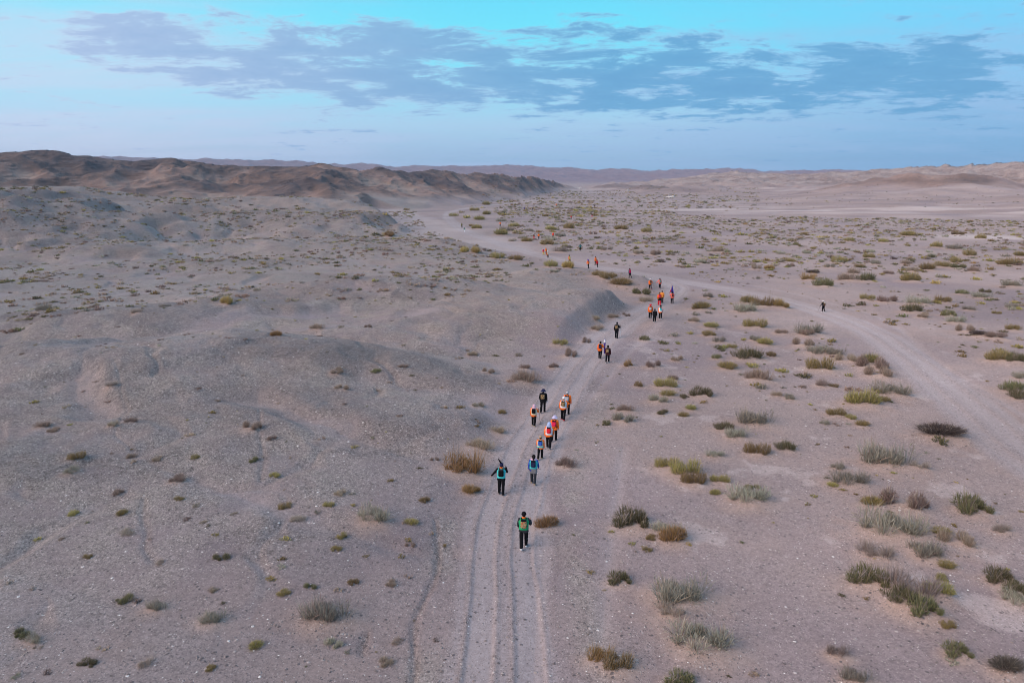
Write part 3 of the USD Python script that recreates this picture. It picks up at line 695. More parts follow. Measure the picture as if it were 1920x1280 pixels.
for name, sel, label in (
        ('dirt_track', on_track, 'pale twin rut dirt track winding past the walkers and forking to the right'),
        ('brown_hills', brown_f, 'bare brown and charcoal eroded hills beyond the mounds and the reddish hill on the right'),
        ('pale_ridge', pale_f, 'low broken buff ridge under the skyline at the right'),
        ('distant_mountains', far_f, 'hazy mauve mountains along the far skyline'),
        ('ground', ~(on_track | brown_f | pale_f | far_f), 'mauve grey desert floor of sand and gravel with low dark crowned mounds')):
    ff = F[sel]
    used, inv = np.unique(ff, return_inverse=True)
    p = raw_mesh('/World/' + name, V[used], inv.reshape(ff.shape), NRM[used], GROUND, (('zone_a', A_[used]), ('zone_b', B_[used]), ('zone_c', C_[used]), ('zone_d', D_[used])))
    tag(p, label, None, None, 'structure')

# ------------------------------------------------------------------ shrubs
def plant_material(name, dark, light, tip, trans=.25):
    """Base to tip colour along each blade, every blade and every plant a little different."""
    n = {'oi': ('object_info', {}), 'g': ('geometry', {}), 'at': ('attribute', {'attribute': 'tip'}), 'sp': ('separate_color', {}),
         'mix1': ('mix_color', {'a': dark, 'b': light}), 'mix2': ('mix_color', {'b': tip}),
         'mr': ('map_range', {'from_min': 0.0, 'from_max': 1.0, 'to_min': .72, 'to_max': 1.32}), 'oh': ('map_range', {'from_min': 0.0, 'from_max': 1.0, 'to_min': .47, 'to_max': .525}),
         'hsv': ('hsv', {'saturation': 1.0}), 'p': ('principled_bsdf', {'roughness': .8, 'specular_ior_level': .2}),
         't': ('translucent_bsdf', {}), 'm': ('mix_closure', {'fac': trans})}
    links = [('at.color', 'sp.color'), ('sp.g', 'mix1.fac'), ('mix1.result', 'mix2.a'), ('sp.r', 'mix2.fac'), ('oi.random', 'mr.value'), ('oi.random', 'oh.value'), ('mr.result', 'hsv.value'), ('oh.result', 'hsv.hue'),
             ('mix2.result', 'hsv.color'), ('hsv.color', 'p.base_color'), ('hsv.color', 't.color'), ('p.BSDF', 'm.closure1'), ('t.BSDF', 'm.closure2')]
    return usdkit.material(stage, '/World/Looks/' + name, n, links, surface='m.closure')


KINDS = {  # kind: (object name, words, foliage look, twig look, share of twigs, spread, lean, blade width)
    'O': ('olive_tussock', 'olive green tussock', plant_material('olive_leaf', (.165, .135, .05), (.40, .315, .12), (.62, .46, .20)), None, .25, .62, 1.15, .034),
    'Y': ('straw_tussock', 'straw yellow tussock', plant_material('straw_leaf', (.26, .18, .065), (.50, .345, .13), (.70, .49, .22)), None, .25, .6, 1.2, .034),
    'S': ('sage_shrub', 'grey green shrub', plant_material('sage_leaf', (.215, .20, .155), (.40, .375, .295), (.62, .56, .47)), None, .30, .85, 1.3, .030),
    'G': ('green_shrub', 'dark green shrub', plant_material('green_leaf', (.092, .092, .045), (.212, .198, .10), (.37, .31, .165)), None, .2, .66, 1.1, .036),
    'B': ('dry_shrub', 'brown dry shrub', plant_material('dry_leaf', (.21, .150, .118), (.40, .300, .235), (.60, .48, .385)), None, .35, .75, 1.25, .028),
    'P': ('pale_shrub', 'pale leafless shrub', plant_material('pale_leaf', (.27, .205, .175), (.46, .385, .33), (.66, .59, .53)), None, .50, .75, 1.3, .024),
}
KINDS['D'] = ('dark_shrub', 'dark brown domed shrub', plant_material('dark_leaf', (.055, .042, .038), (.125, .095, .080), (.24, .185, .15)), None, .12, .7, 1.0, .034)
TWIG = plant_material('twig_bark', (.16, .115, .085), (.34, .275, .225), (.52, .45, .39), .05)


def blades(rng, count, spread, lean, width, clumps, seg_len=(.45, 1.0), sprig=.6):
    """Thin bent blades rising from clumps inside a unit disc, filling a low dome of radius 1 and height about .6."""
    k = rng.integers(0, len(clumps), count)
    cx, cy, cr = clumps[k, 0], clumps[k, 1], clumps[k, 2]
    a = rng.uniform(0, 2 * np.pi, count)
    rad = np.sqrt(rng.uniform(0, 1, count))
    out = np.stack([np.cos(a), np.sin(a)], -1)
    base = np.stack([cx, cy], -1) + out * (rad * cr * .55)[:, None]
    el = np.pi / 2 - np.clip(rad * lean + rng.normal(0, .25, count), -.2, 1.42)
    ln = cr * rng.uniform(*seg_len, count)
    d = np.concatenate([out * np.cos(el)[:, None], np.sin(el)[:, None]], -1)
    z0 = np.full((count, 1), -.03)
    up = rng.uniform(0, 1, count) < sprig                                # sprigs start inside the crown, not at the ground
    q = np.sqrt(rng.uniform(0, 1, count)) * .92
    base = np.where(up[:, None], np.stack([cx, cy], -1) + out * (q * cr)[:, None], base)
    z0[up, 0] = (.52 * cr * np.sqrt(1 - q ** 2) * rng.uniform(.25, 1, count))[up]
    ln = np.where(up, ln * .42, ln)
    jit = rng.normal(0, .5, (count, 3))
    d = np.where(up[:, None], d + jit, d)
    d = d / np.linalg.norm(d, axis=1, keepdims=True)
    b0 = np.concatenate([base, z0], -1)
    mid = b0 + d * (ln * .55)[:, None]
    d2 = d + np.concatenate([rng.normal(0, .28, (count, 2)), rng.normal(-.12, .2, (count, 1))], -1)
    tip = mid + d2 * (ln * .55)[:, None]
    tip[:, 2] = np.maximum(tip[:, 2], .02)
    sa = rng.uniform(0, np.pi, count)
    side = np.stack([np.cos(sa), np.sin(sa), rng.normal(0, .3, count)], -1) * (width * rng.uniform(.6, 1.3, count))[:, None]
    v = np.stack([b0 - side * .5, b0 + side * .5, mid - side * .5, mid + side * .5, tip], 1)
    f = (np.arange(count) * 5)[:, None, None] + np.array([[0, 1, 3], [0, 3, 2], [2, 3, 4]])[None]
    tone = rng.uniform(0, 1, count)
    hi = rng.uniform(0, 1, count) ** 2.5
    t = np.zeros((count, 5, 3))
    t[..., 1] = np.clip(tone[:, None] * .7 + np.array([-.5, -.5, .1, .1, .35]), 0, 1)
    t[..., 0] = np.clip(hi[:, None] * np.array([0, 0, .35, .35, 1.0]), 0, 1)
    return v.reshape(-1, 3), f.reshape(-1, 3), t.reshape(-1, 3)


def make_clumps(rng, kind, variant):
    if kind in 'OG':
        n = (3, 7, 11)[variant]
    elif kind in 'S':
        n = (6, 10, 15)[variant]
    else:
        n = (3, 6, 9)[variant]
    if kind == 'D':
        n = 1
    if n == 1:
        return np.array([[0, 0, .95]])
    a = rng.uniform(0, 2 * np.pi, n)
    r = np.sqrt(rng.uniform(.05, 1, n)) * .80
    s = rng.uniform(.16, .52, n) * (1.25 if n < 5 else 1)
    return np.stack([np.cos(a) * r, np.sin(a) * r * .8, s], -1)


stage.CreateClassPrim('/World/plant_shapes')
SHAPE = {}
for ki, (kind, (oname, words, leaf, _, share, spread, lean, bw)) in enumerate(KINDS.items()):
    for variant in range(3):
        for lod, (cnt, wmul) in {'full': (1700, .55), 'light': (300, 1.1)}.items():
            rng = np.random.default_rng(1000 + 37 * ki + 7 * variant)
            cl = make_clumps(rng, kind, variant)
            path = f'/World/plant_shapes/{oname}_{"abc"[variant]}_{lod}'
            UsdGeom.Xform.Define(stage, path)
            nt = int(cnt * share * .6)
            v, f, t = blades(rng, cnt - nt, spread, lean, bw * wmul, cl)
            lo, hi = np.percentile(v, 1.5, 0), np.percentile(v, 98.5, 0)          # every shape fills the same unit disc and height
            mid, ext = (lo + hi) / 2 * (1, 1, 0), np.array([(hi[0] - lo[0]) / 2, (hi[1] - lo[1]) / 2 / .92, hi[2] / .46])
            v = (v - mid) / ext
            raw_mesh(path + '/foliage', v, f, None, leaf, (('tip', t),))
            if lod == 'full':
                v, f, t = blades(rng, nt, spread, lean * 1.1, bw * .5, cl, (.6, 1.25), .25)
                v = (v - mid) / ext
                raw_mesh(path + '/twigs', v, f, None, TWIG, (('tip', t),))
            SHAPE[kind, variant, lod] = path

rng = np.random.default_rng(77)
order = np.argsort([-s[2] for s in SHRUBS])
own = set(order[:300].tolist())


def side_of_tracks(px, py):
    main = np.interp(py, [527, 552, 588, 640, 740, 850, 980, 1280], [1262, 1262, 1205, 1126, 1052, 990, 952, 945])
    cross = np.interp(py, [391, 430, 458, 490, 528, 558, 602, 672, 776, 855, 960], [870, 866, 940, 1060, 1280, 1440, 1590, 1705, 1830, 1920, 2100])
    return px - main, px - cross


def zone_words(px, py):
    m, c = side_of_tracks(px, py)
    if py < 532:
        if c < -10:
            return 'on the rise left of the far track' if px > 840 else 'at the foot of the far left mounds'
        return ('on the plain among the farthest walkers' if px < 1130 else 'on the far plain right of the walkers' if px < 1400 else 'on the far plain at mid right' if px < 1660 else 'on the far plain at the right edge')
    if py > 520 and c > 25:
        return 'beyond the right hand track' if px < 1780 else 'beyond the right hand track, right edge'
    if abs(m) < 75 and py > 540:
        return 'beside the walkers\' track, left verge' if m < 0 else 'beside the walkers\' track, right verge'
    if m < 0:
        return ('in the bottom left foreground' if py > 1080 and px < 480 else 'in the bottom foreground left of the track' if py > 1080 else 'on the left foreground slope' if py > 900 and px < 480 else 'on the slope left of the nearest walkers' if py > 900
                else 'among the gravel mounds, far left' if py > 700 and px < 480 else 'among the gravel mounds left of the walkers' if py > 700 else 'on the left flat behind the mounds' if py > 560 and px < 480 else 'on the dark mounds left of the bend')
    if py > 1080:
        return 'in the bottom foreground right of the track' if px < 1480 else 'in the bottom right corner area'
    if py > 880:
        return 'on the flat right of the nearest walkers' if px < 1480 else 'on the flat at lower right'
    if py > 700:
        return 'on the middle flat between the tracks' if px < 1460 else 'beside the right hand track, near side'
    return 'on the flat inside the track fork' if px < 1460 else 'inside the fork near the lone walker'


ORD = ['leftmost', 'second from the left', 'third from the left', 'fourth from the left', 'fifth from the left', 'sixth from the left', 'seventh from the left', 'eighth from the left', 'ninth from the left', 'tenth from the left', 'eleventh from the left', 'twelfth from the left']
cells = {}
for i in sorted(own, key=lambda i: SHRUBS[i][0]):
    px, py, pw, kind = SHRUBS[i]
    w = SW[i]
    size = 'tiny' if w < .55 else 'small' if w < 1.0 else 'medium' if w < 1.7 else 'large'
    cells.setdefault((size, kind, zone_words(px, py)), []).append(i)
labels = {}
for (size, kind, zone), members in cells.items():
    for k, i in enumerate(members):
        words = f'{size} {KINDS[kind][1]} {zone}'.replace("walkers' track", 'track')
        if len(members) > 1:
            words += ', ' + ('rightmost such' if k == len(members) - 1 else ORD[min(k, 11)])
        labels[i] = words
rest = []
for i in order:
    px, py, pw, kind = SHRUBS[i]
    w = SW[i] * 1.02
    variant = int(rng.integers(0, 3)) if pw < 42 else int(rng.integers(1, 3))
    hgt = w * {'D': .29, 'O': .40, 'Y': .54, 'S': .36, 'G': .40, 'B': .36, 'P': .38}[kind] * rng.uniform(.85, 1.15)
    deep = rng.uniform(.62, .95) if pw > 30 else rng.uniform(.8, 1.1)
    scale = (w / 2, w / 2 * deep, hgt / .57)
    turn = rng.uniform(-.4, .4) if pw > 30 else rng.uniform(0, 6.28)
    x, y, _ = SP[i]
    y += .25 * w * deep * .5
    z = float(height_grid(np.array([x]), np.array([y]))[0])
    if i not in own:
        rest.append((x, y, z, scale, turn, kind))
        continue
    o = thing(KINDS[kind][0], labels[i], 'shrub', (x, y, z), turn, 'shrubs scattered over the desert floor', scale)
    o.GetReferences().AddInternalReference(SHAPE[kind, variant, 'full' if pw > 15 else 'light'])
    o.SetInstanceable(True)

# the many small ones beyond counting: far plain, flats behind the mounds, hill feet, seedlings near by
def scatter(count, az, rlim, size, keep, seed):
    g = np.random.default_rng(seed)
    a = np.radians(g.uniform(*az, count))
    r = np.sqrt(g.uniform(rlim[0] ** 2, rlim[1] ** 2, count))
    x, y = r * np.sin(a), r * np.cos(a)
    w = size[0] + (size[1] - size[0]) * g.uniform(0, 1, count) ** 2.2
    ok = keep(x, y, r, g)
    return x[ok], y[ok], w[ok]


def off_tracks(x, y, m=2.6, c=4.2):
    md, _ = seg_dist(x, y, MAIN, 9.0)
    cd, _ = seg_dist(x, y, CROSS, 12.0)
    return (md > m) & (cd > c)


def bound(y):
    return np.interp(y, [0, 23, 35, 50, 65, 80, 96, 115, 130, 150, 180, 220, 270, 400], [-4, -4, -2.5, .5, 3, 7, 15, 15, 11, 7, -2, -15, -28, -50])


groups = [
    scatter(10500, (-6, 37.5), (150, 440), (.45, 1.9), lambda x, y, r, g: off_tracks(x, y) & (x > bound(y) + 12 + (y - 150) * .12) & (fb(x, y, 26, 3, 201) + g.uniform(-.5, .4, len(x)) > -.12) & ~((r > 385) & (bearing(x, y) > 1270) & (r < 500)), 1),
    scatter(4200, (-5, 18), (400, 1250), (1.0, 3.2), lambda x, y, r, g: off_tracks(x, y) & (fb(x, y, 70, 3, 203) + g.uniform(-.4, .4, len(x)) > -.05) & (x > -40 + .02 * y), 2),
    scatter(900, (16, 37.5), (500, 820), (.5, 1.6), lambda x, y, r, g: fb(x, y, 60, 3, 205) + g.uniform(-.4, .4, len(x)) > .1, 3),
    scatter(6200, (-37.5, 0), (98, 270), (.42, 1.4), lambda x, y, r, g: (x < bound(y) - 2) & (fb(x, y, 22, 3, 207) + g.uniform(-.5, .5, len(x)) > -.1), 4),
    scatter(3000, (-37.5, -4), (250, 420), (.8, 2.1), lambda x, y, r, g: (x < bound(y) - 2) & (fb(x, y, 40, 3, 209) + g.uniform(-.4, .4, len(x)) > .1), 5),
    scatter(1100, (-37.5, 37.5), (23, 130), (.10, .45), lambda x, y, r, g: off_tracks(x, y), 6),
    scatter(900, (-5, 7), (235, 640), (.8, 3.6), lambda x, y, r, g: off_tracks(x, y) & (x > bound(y) + 40) & (fb(x, y, 40, 3, 213) + g.uniform(-.4, .4, len(x)) > 0), 8),
    scatter(1700, (0, 37.5), (44, 170), (.25, 1.3), lambda x, y, r, g: off_tracks(x, y) & (x > bound(y) + 9) & (fb(x, y, 17, 3, 215) + g.uniform(-.3, .3, len(x)) > .06), 10),
    scatter(260, (-8, 12), (112, 175), (.3, 1.1), lambda x, y, r, g: (np.abs(x - bound(y)) < 4.0) & off_tracks(x, y, 2.4, 3.0), 7),
]
X, Y, W = (np.concatenate(v) for v in zip(*groups))
g = np.random.default_rng(9)
pick = g.uniform(0, 1, len(X))
leftish = X < bound(Y)
kinds = np.where(leftish, np.select([pick < .50, pick < .72, pick < .9], ['B', 'O', 'G'], 'S'), np.select([pick < .34, pick < .56, pick < .76, pick < .95], ['O', 'G', 'B', 'S'], 'Y'))
for x, y, z, s, t, k in rest:
    X, Y, W, kinds = np.append(X, x), np.append(Y, y), np.append(W, s[0] * 2), np.append(kinds, k)
Z = height_grid(X, Y)
pi = UsdGeom.PointInstancer.Define(stage, '/World/distant_scrub')
tag(pi, 'countless small shrubs dotting the far plain and the flats behind the mounds', None, None, 'stuff')
protos = []
for kind in KINDS:
    for variant in (0, 1):
        path = f'/World/distant_scrub/shapes/{KINDS[kind][0]}_{"ab"[variant]}'
        UsdGeom.Xform.Define(stage, path)
        rg_ = np.random.default_rng(500 + variant * 11 + ord(kind))
        v, f, t = blades(rg_, 90, .6, .95, .11, make_clumps(rg_, kind, variant))
        lo, hi = np.percentile(v, 2, 0), np.percentile(v, 98, 0)
        v = (v - (lo + hi) / 2 * (1, 1, 0)) / ((hi[0] - lo[0]) / 2, (hi[1] - lo[1]) / 2, hi[2] / .5)
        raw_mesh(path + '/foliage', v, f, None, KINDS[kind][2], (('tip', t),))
        protos.append((kind, variant, path))
pi.CreatePrototypesRel().SetTargets([Sdf.Path(p[2]) for p in protos])
pidx = np.array([[k for k, p in enumerate(protos) if p[0] == kk][int(u > .5)] for kk, u in zip(kinds, g.uniform(0, 1, len(X)))], np.int32)
pi.CreateProtoIndicesAttr(Vt.IntArray.FromNumpy(pidx))
pi.CreatePositionsAttr(Vt.Vec3fArray.FromNumpy(np.stack([X, Y, Z], -1).astype(np.float32)))
sc = np.stack([W / 2 * g.uniform(.85, 1.3, len(X)), W / 2 * g.uniform(.7, 1.1, len(X)), W * .66 * g.uniform(.7, 1.15, len(X))], -1)
pi.CreateScalesAttr(Vt.Vec3fArray.FromNumpy(sc.astype(np.float32)))
ang = g.uniform(0, 2 * np.pi, len(X))
pi.CreateOrientationsAttr(Vt.QuathArray([Gf.Quath(float(math.cos(a / 2)), 0, 0, float(math.sin(a / 2))) for a in ang]))

# loose stones
def stone(seed):
    r_ = np.random.default_rng(seed)
    p = r_.normal(0, 1, (14, 3)) * (1, .8, .5)
    m = trimesh.convex.convex_hull(p / np.abs(p).max())
    return m


def stone_material(name, col):
    return usdkit.material(stage, '/World/Looks/' + name, {'g': ('geometry', {}), 'n': ('noise_texture', {'scale': 14.0, 'detail': 4.0}), 'r': ('rgb_ramp', {'ramp': [(.3, tuple(c * .75 for c in col)), (.7, tuple(c * 1.2 for c in col))]}), 'p': ('principled_bsdf', {'roughness': .9})},
                           [('g.position', 'n.vector'), ('n.fac', 'r.fac'), ('r.color', 'p.base_color')], surface='p.BSDF')


sm = [stone_material('dark_stone', (.12, .10, .10)), stone_material('grey_stone', (.24, .20, .19)), stone_material('white_stone', (.72, .68, .64))]
g = np.random.default_rng(21)
n = 16000
a = np.radians(g.uniform(-37, 37, n))
r = 21 + 110 * g.uniform(0, 1, n) ** 1.5
x, y = r * np.sin(a), r * np.cos(a)
dk = terrain(x, y)[1][:, 1] if False else None
keep = off_tracks(x, y, 1.9, 3.0) & (fb(x, y, 9, 3, 221) + g.uniform(-.6, .5, n) > -.15) & ((x < bound(y)) | (g.uniform(0, 1, n) < .55))
x, y = x[keep], y[keep]
z = height_grid(x, y)
ps = UsdGeom.PointInstancer.Define(stage, '/World/loose_stones')
tag(ps, 'loose dark and white stones strewn over the gravel', None, None, 'stuff')
tgt = []
for k in range(6):
    path = f'/World/loose_stones/shapes/stone_{k:03d}'
    raw_mesh(path, stone(k).vertices, stone(k).faces, None, sm[(0, 0, 1, 1, 0, 2)[k]])
    tgt.append(Sdf.Path(path))
ps.CreatePrototypesRel().SetTargets(tgt)
ps.CreateProtoIndicesAttr(Vt.IntArray.FromNumpy(g.choice(6, len(x), p=[.22, .2, .2, .16, .12, .10]).astype(np.int32)))
ps.CreatePositionsAttr(Vt.Vec3fArray.FromNumpy(np.stack([x, y, z], -1).astype(np.float32)))
s = .022 + .075 * g.uniform(0, 1, len(x)) ** 3.5
ps.CreateScalesAttr(Vt.Vec3fArray.FromNumpy(np.repeat(s[:, None], 3, 1).astype(np.float32)))
ps.CreateOrientationsAttr(Vt.QuathArray([Gf.Quath(float(math.cos(q / 2)), 0, 0, float(math.sin(q / 2))) for q in g.uniform(0, 6.28, len(x))]))

# ------------------------------------------------------------------ people
def cloth(name, col, col2=None, rough=.85):
    """Woven cloth with a little wear; col2 gives a blotched print (camouflage, patterned packs)."""
    n = {'tc': ('texture_coordinate', {}), 'n': ('noise_texture', {'scale': 9.0 if col2 is None else 14.0, 'detail': 3.0}), 'p': ('principled_bsdf', {'roughness': rough, 'specular_ior_level': .12})}
    if col2 is None:
        n['r'] = ('rgb_ramp', {'ramp': [(.3, tuple(c * .82 for c in col)), (.7, tuple(min(c * 1.12, .95) for c in col))]})
    else:
        n['r'] = ('rgb_ramp', {'ramp': [(.36, col), (.44, col), (.47, col2[0]), (.54, col2[0]), (.57, col2[1]), (.7, col2[1])]})
    return usdkit.material(stage, '/World/Looks/' + name, n, [('tc.object', 'n.vector'), ('n.fac', 'r.fac'), ('r.color', 'p.base_color')], surface='p.BSDF')


C = {
    'black': (.006, .006, .008), 'charcoal': (.032, .034, .042), 'navy': (.018, .022, .065), 'orange': (.88, .17, .028), 'coral': (.85, .16, .12), 'amber': (.80, .27, .05), 'red': (.62, .022, .035), 'crimson': (.62, .025, .085),
    'maroon': (.055, .016, .02), 'green': (.02, .30, .13), 'turquoise': (.06, .50, .52), 'blue': (.035, .11, .45), 'royal': (.03, .07, .36), 'white': (.75, .75, .78), 'cream': (.62, .55, .40), 'pink': (.62, .40, .50), 'lilac': (.52, .48, .68), 'skyblue': (.36, .48, .74),
    'grey': (.17, .17, .19), 'silver': (.40, .41, .45), 'tan': (.42, .29, .18), 'brown': (.12, .07, .045), 'yellow': (.62, .46, .10), 'teal': (.03, .13, .14), 'greygreen': (.14, .24, .20), 'olive': (.16, .14, .05), 'hair': (.012, .010, .010), 'skin': (.40, .225, .155), 'purple': (.10, .05, .30), 'flagblue': (.05, .05, .33),
}
LOOK = {k: cloth('cloth_' + k, v) for k, v in C.items()}
LOOK['camo'] = cloth('cloth_camouflage', (.30, .17, .085), ((.10, .085, .04), (.42, .30, .18)))
LOOK['print'] = cloth('cloth_print', (.42, .10, .05), ((.36, .27, .15), (.10, .13, .07)))
LOOK['skin'] = usdkit.material(stage, '/World/Looks/skin', {'tc': ('texture_coordinate', {}), 'n': ('noise_texture', {'scale': 30.0}), 'r': ('rgb_ramp', {'ramp': [(.3, (.36, .20, .14)), (.7, (.44, .25, .175))]}), 'p': ('principled_bsdf', {'roughness': .55, 'subsurface_weight': .06})},
                               [('tc.object', 'n.vector'), ('n.fac', 'r.fac'), ('r.color', 'p.base_color')], surface='p.BSDF')


def ball(p, r, seg=12, sq=(1, 1, 1)):
    return m3.Manifold.sphere(1.0, seg).scale((r * sq[0], r * sq[1], r * sq[2])).translate(tuple(map(float, p)))


def hull(*b):
    return m3.Manifold.batch_hull(list(b))


def bones(segs, fine=.035, rounds=6, seg=12):
    """One continuous skin over hulls of spheres: segs are lists of (point, radius) whose neighbours are joined."""
    parts = []
    for s in segs:
        for (p, r), (q, t) in zip(s[:-1], s[1:]):
            parts.append(hull(ball(p, r, seg), ball(q, t, seg)))
    m = m3.Manifold.batch_boolean(parts, m3.OpType.Add)
    return skin_of(m, fine, rounds)


def skin_of(m, fine, rounds):
    if fine:
        m = m.refine_to_length(fine)
    me = m.to_mesh()
    t = trimesh.Trimesh(me.vert_properties[:, :3], me.tri_verts, process=False)
    if rounds:
        trimesh.smoothing.filter_taubin(t, iterations=rounds)
    return t


def v3(*a):
    return np.array(a, float)


def pose(stride, arms=('swing', 'swing'), height_=1.72, lean=.06):
    """Joints of a walker facing +y. stride -1..1: positive = left leg ahead. arms: left, right, each swing | forward | out | shoulder | hold."""
    s = height_ / 1.72
    J = {}
    drop = .03 * abs(stride)
    J['pelvis'] = v3(0, 0, .95 - drop)
    J['waist'] = v3(0, lean * .3, 1.10 - drop)
    J['chest'] = v3(0, lean * .9, 1.32 - drop)
    J['neck'] = v3(0, lean * 1.3, 1.475 - drop)
    J['head'] = v3(0, lean * 1.3 + .03, 1.605 - drop)
    for side, sx, sw in (('l', -1, stride), ('r', 1, -stride)):
        hip = v3(.092 * sx, 0, .92 - drop)
        th = .42 * sw
        knee = hip + .43 * v3(.02 * sx, math.sin(th), -math.cos(th))
        sh = th - (.16 + (.55 * max(-sw, 0)))
        ank = knee + .41 * v3(0, math.sin(sh), -math.cos(sh))
        J['hip' + side], J['knee' + side], J['ank' + side] = hip, knee, ank
        J['toe' + side] = ank + v3(.03 * sx, .16 * math.cos(.6 * min(sh, 0)), -.05 + .16 * math.sin(.75 * min(sh, 0)))
        J['heel' + side] = ank + v3(0, -.055, -.045)
        shd = v3(.185 * sx, lean * 1.05, 1.405 - drop)
        kind = arms[0 if sx < 0 else 1]
        if kind == 'swing':
            a = -.42 * sw
            el = shd + .285 * v3(.20 * sx, math.sin(a), -math.cos(a))
            wr = el + .255 * v3(.04 * sx, math.sin(a + .42), -math.cos(a + .42))
        elif kind == 'forward':
            el = shd + .285 * v3(.36 * sx, .15, -.92)
            wr = el + .255 * v3(.02 * sx, .92, .30)
        elif kind == 'out':
            el = shd + .285 * v3(.62 * sx, .05, -.78)
            wr = el + .255 * v3(.55 * sx, .25, -.75)
        elif kind == 'shoulder':
            el = shd + .285 * v3(.30 * sx, .55, -.70)
            wr = el + .255 * v3(-.25 * sx, .30, .88)
        else:                                                             # hold: hand in front of the chest
            el = shd + .285 * v3(.40 * sx, .42, -.80)
            wr = el + .255 * v3(-.30 * sx, .80, .42)
        J['sh' + side], J['el' + side], J['wr' + side] = shd, el, wr
        fd = (wr - el) / np.linalg.norm(wr - el)
        J['hd' + side] = fd
    low = min(min(J['toe' + c][2] - .022, J['heel' + c][2] - .03) for c in 'lr')
    for k in J:
        if not k.startswith('hd'):
            J[k] = (J[k] - v3(0, 0, low)) * s
    J['s'] = s
    return J


def hand(J, side):
    """Palm, four unequal bent fingers and a thumb, lightly curled."""
    s, wr, fd = J['s'], J['wr' + side], J['hd' + side]
    sx = -1 if side == 'l' else 1
    across = np.cross(fd, v3(sx, 0, 0))
    across = across / np.linalg.norm(across)                            # knuckle line
    inward = np.cross(across, fd) * 1.0
    inward = inward * (1 if inward[0] * sx < 0 else -1)
    segs = [[(wr, .026 * s), (wr + fd * .045 * s + across * .022 * s, .019 * s), (wr + fd * .085 * s + across * .026 * s, .014 * s)],
            [(wr, .026 * s), (wr + fd * .045 * s - across * .022 * s, .019 * s), (wr + fd * .080 * s - across * .026 * s, .013 * s)],
            [(wr + fd * .085 * s + across * .026 * s, .014 * s), (wr + fd * .080 * s - across * .026 * s, .013 * s)]]
    for k, ln in zip((-1.5, -.5, .5, 1.5), (.062, .078, .084, .075)):
        b = wr + fd * .084 * s + across * .0185 * k * s
        m_ = b + (fd * .8 + inward * .35) * ln * .5 * s
        e = m_ + (fd * .45 + inward * .8) * ln * .5 * s
        segs.append([(b, .0095 * s), (m_, .009 * s), (e, .0078 * s)])
    t0 = wr + fd * .03 * s + across * .025 * s
    t1 = t0 + (fd * .6 + across * .55 + inward * .35) * .042 * s
    segs.append([(t0, .013 * s), (t1, .0105 * s), (t1 + (fd * .85 + inward * .4) * .03 * s, .0085 * s)])
    return segs


def torso_hull(J, grow=0.0, low='pelvis'):
    s = J['s']
    rows = [('pelvis', .085, .112), ('waist', .075, .105), ('chest', .095, .118)]
    b = []
    for k, x, r in rows:
        b.append([ball(J[k] + v3(dx * x * s, 0, 0), (r + grow) * s, 14, (1, .88, 1)) for dx in (-1, 1)])
    yoke = [ball(J['sh' + c] * v3(.80, 1, 1), (.072 + grow) * s, 14) for c in 'lr']
    parts = [hull(*b[0], *b[1]), hull(*b[1], *b[2]), hull(*b[2], *yoke)]
    return parts


def chain(pts):
    return [hull(ball(p, r), ball(q, t)) for (p, r), (q, t) in zip(pts[:-1], pts[1:])]


BODY, GARMENT = {}, {}


def body_mesh(key, J, fine):
    """The whole person as one skin: head with features, neck, torso, limbs, hands with fingers, feet."""
    s = J['s']
    H = J['head']
    parts = torso_hull(J, -.022)
    for c in 'lr':
        parts += chain([(J['sh' + c], .048 * s), (J['el' + c], .038 * s), (J['wr' + c], .026 * s)])
        parts += chain([(J['hip' + c], .080 * s), (J['knee' + c], .052 * s), (J['ank' + c], .036 * s)])
        parts += chain([(J['heel' + c], .030 * s), (J['toe' + c], .026 * s)])
        parts += chain([(J['ank' + c], .036 * s), (J['heel' + c], .030 * s)])
        for sg in hand(J, c):
            parts += chain(sg)
    parts += chain([(J['chest'] + v3(0, 0, .08) * s, .06 * s), (J['neck'], .055 * s), (H + v3(0, -.01, -.05) * s, .058 * s)])
    parts.append(hull(ball(H + v3(0, -.012, .032) * s, .088 * s, 20, (.86, 1.04, 1)), ball(H + v3(0, .02, -.062) * s, .050 * s, 16), ball(H + v3(0, .045, -.085) * s, .026 * s, 12)))
    parts.append(hull(ball(H + v3(0, .082, .018) * s, .010 * s, 8), ball(H + v3(0, .105, -.020) * s, .012 * s, 8), ball(H + v3(-.012, .086, -.024) * s, .009 * s, 8), ball(H + v3(.012, .086, -.024) * s, .009 * s, 8)))
    parts.append(hull(ball(H + v3(-.02, .072, -.055) * s, .009 * s, 8), ball(H + v3(.02, .072, -.055) * s, .009 * s, 8), ball(H + v3(0, .083, -.057) * s, .008 * s, 8)))
    for sx in (-1, 1):
        parts.append(hull(ball(H + v3(.078 * sx, -.005, .012) * s, .014 * s, 8), ball(H + v3(.076 * sx, .0, -.03) * s, .010 * s, 8), ball(H + v3(.086 * sx, -.018, .005) * s, .012 * s, 8)))
    return skin_of(m3.Manifold.batch_boolean(parts, m3.OpType.Add), fine, 5)


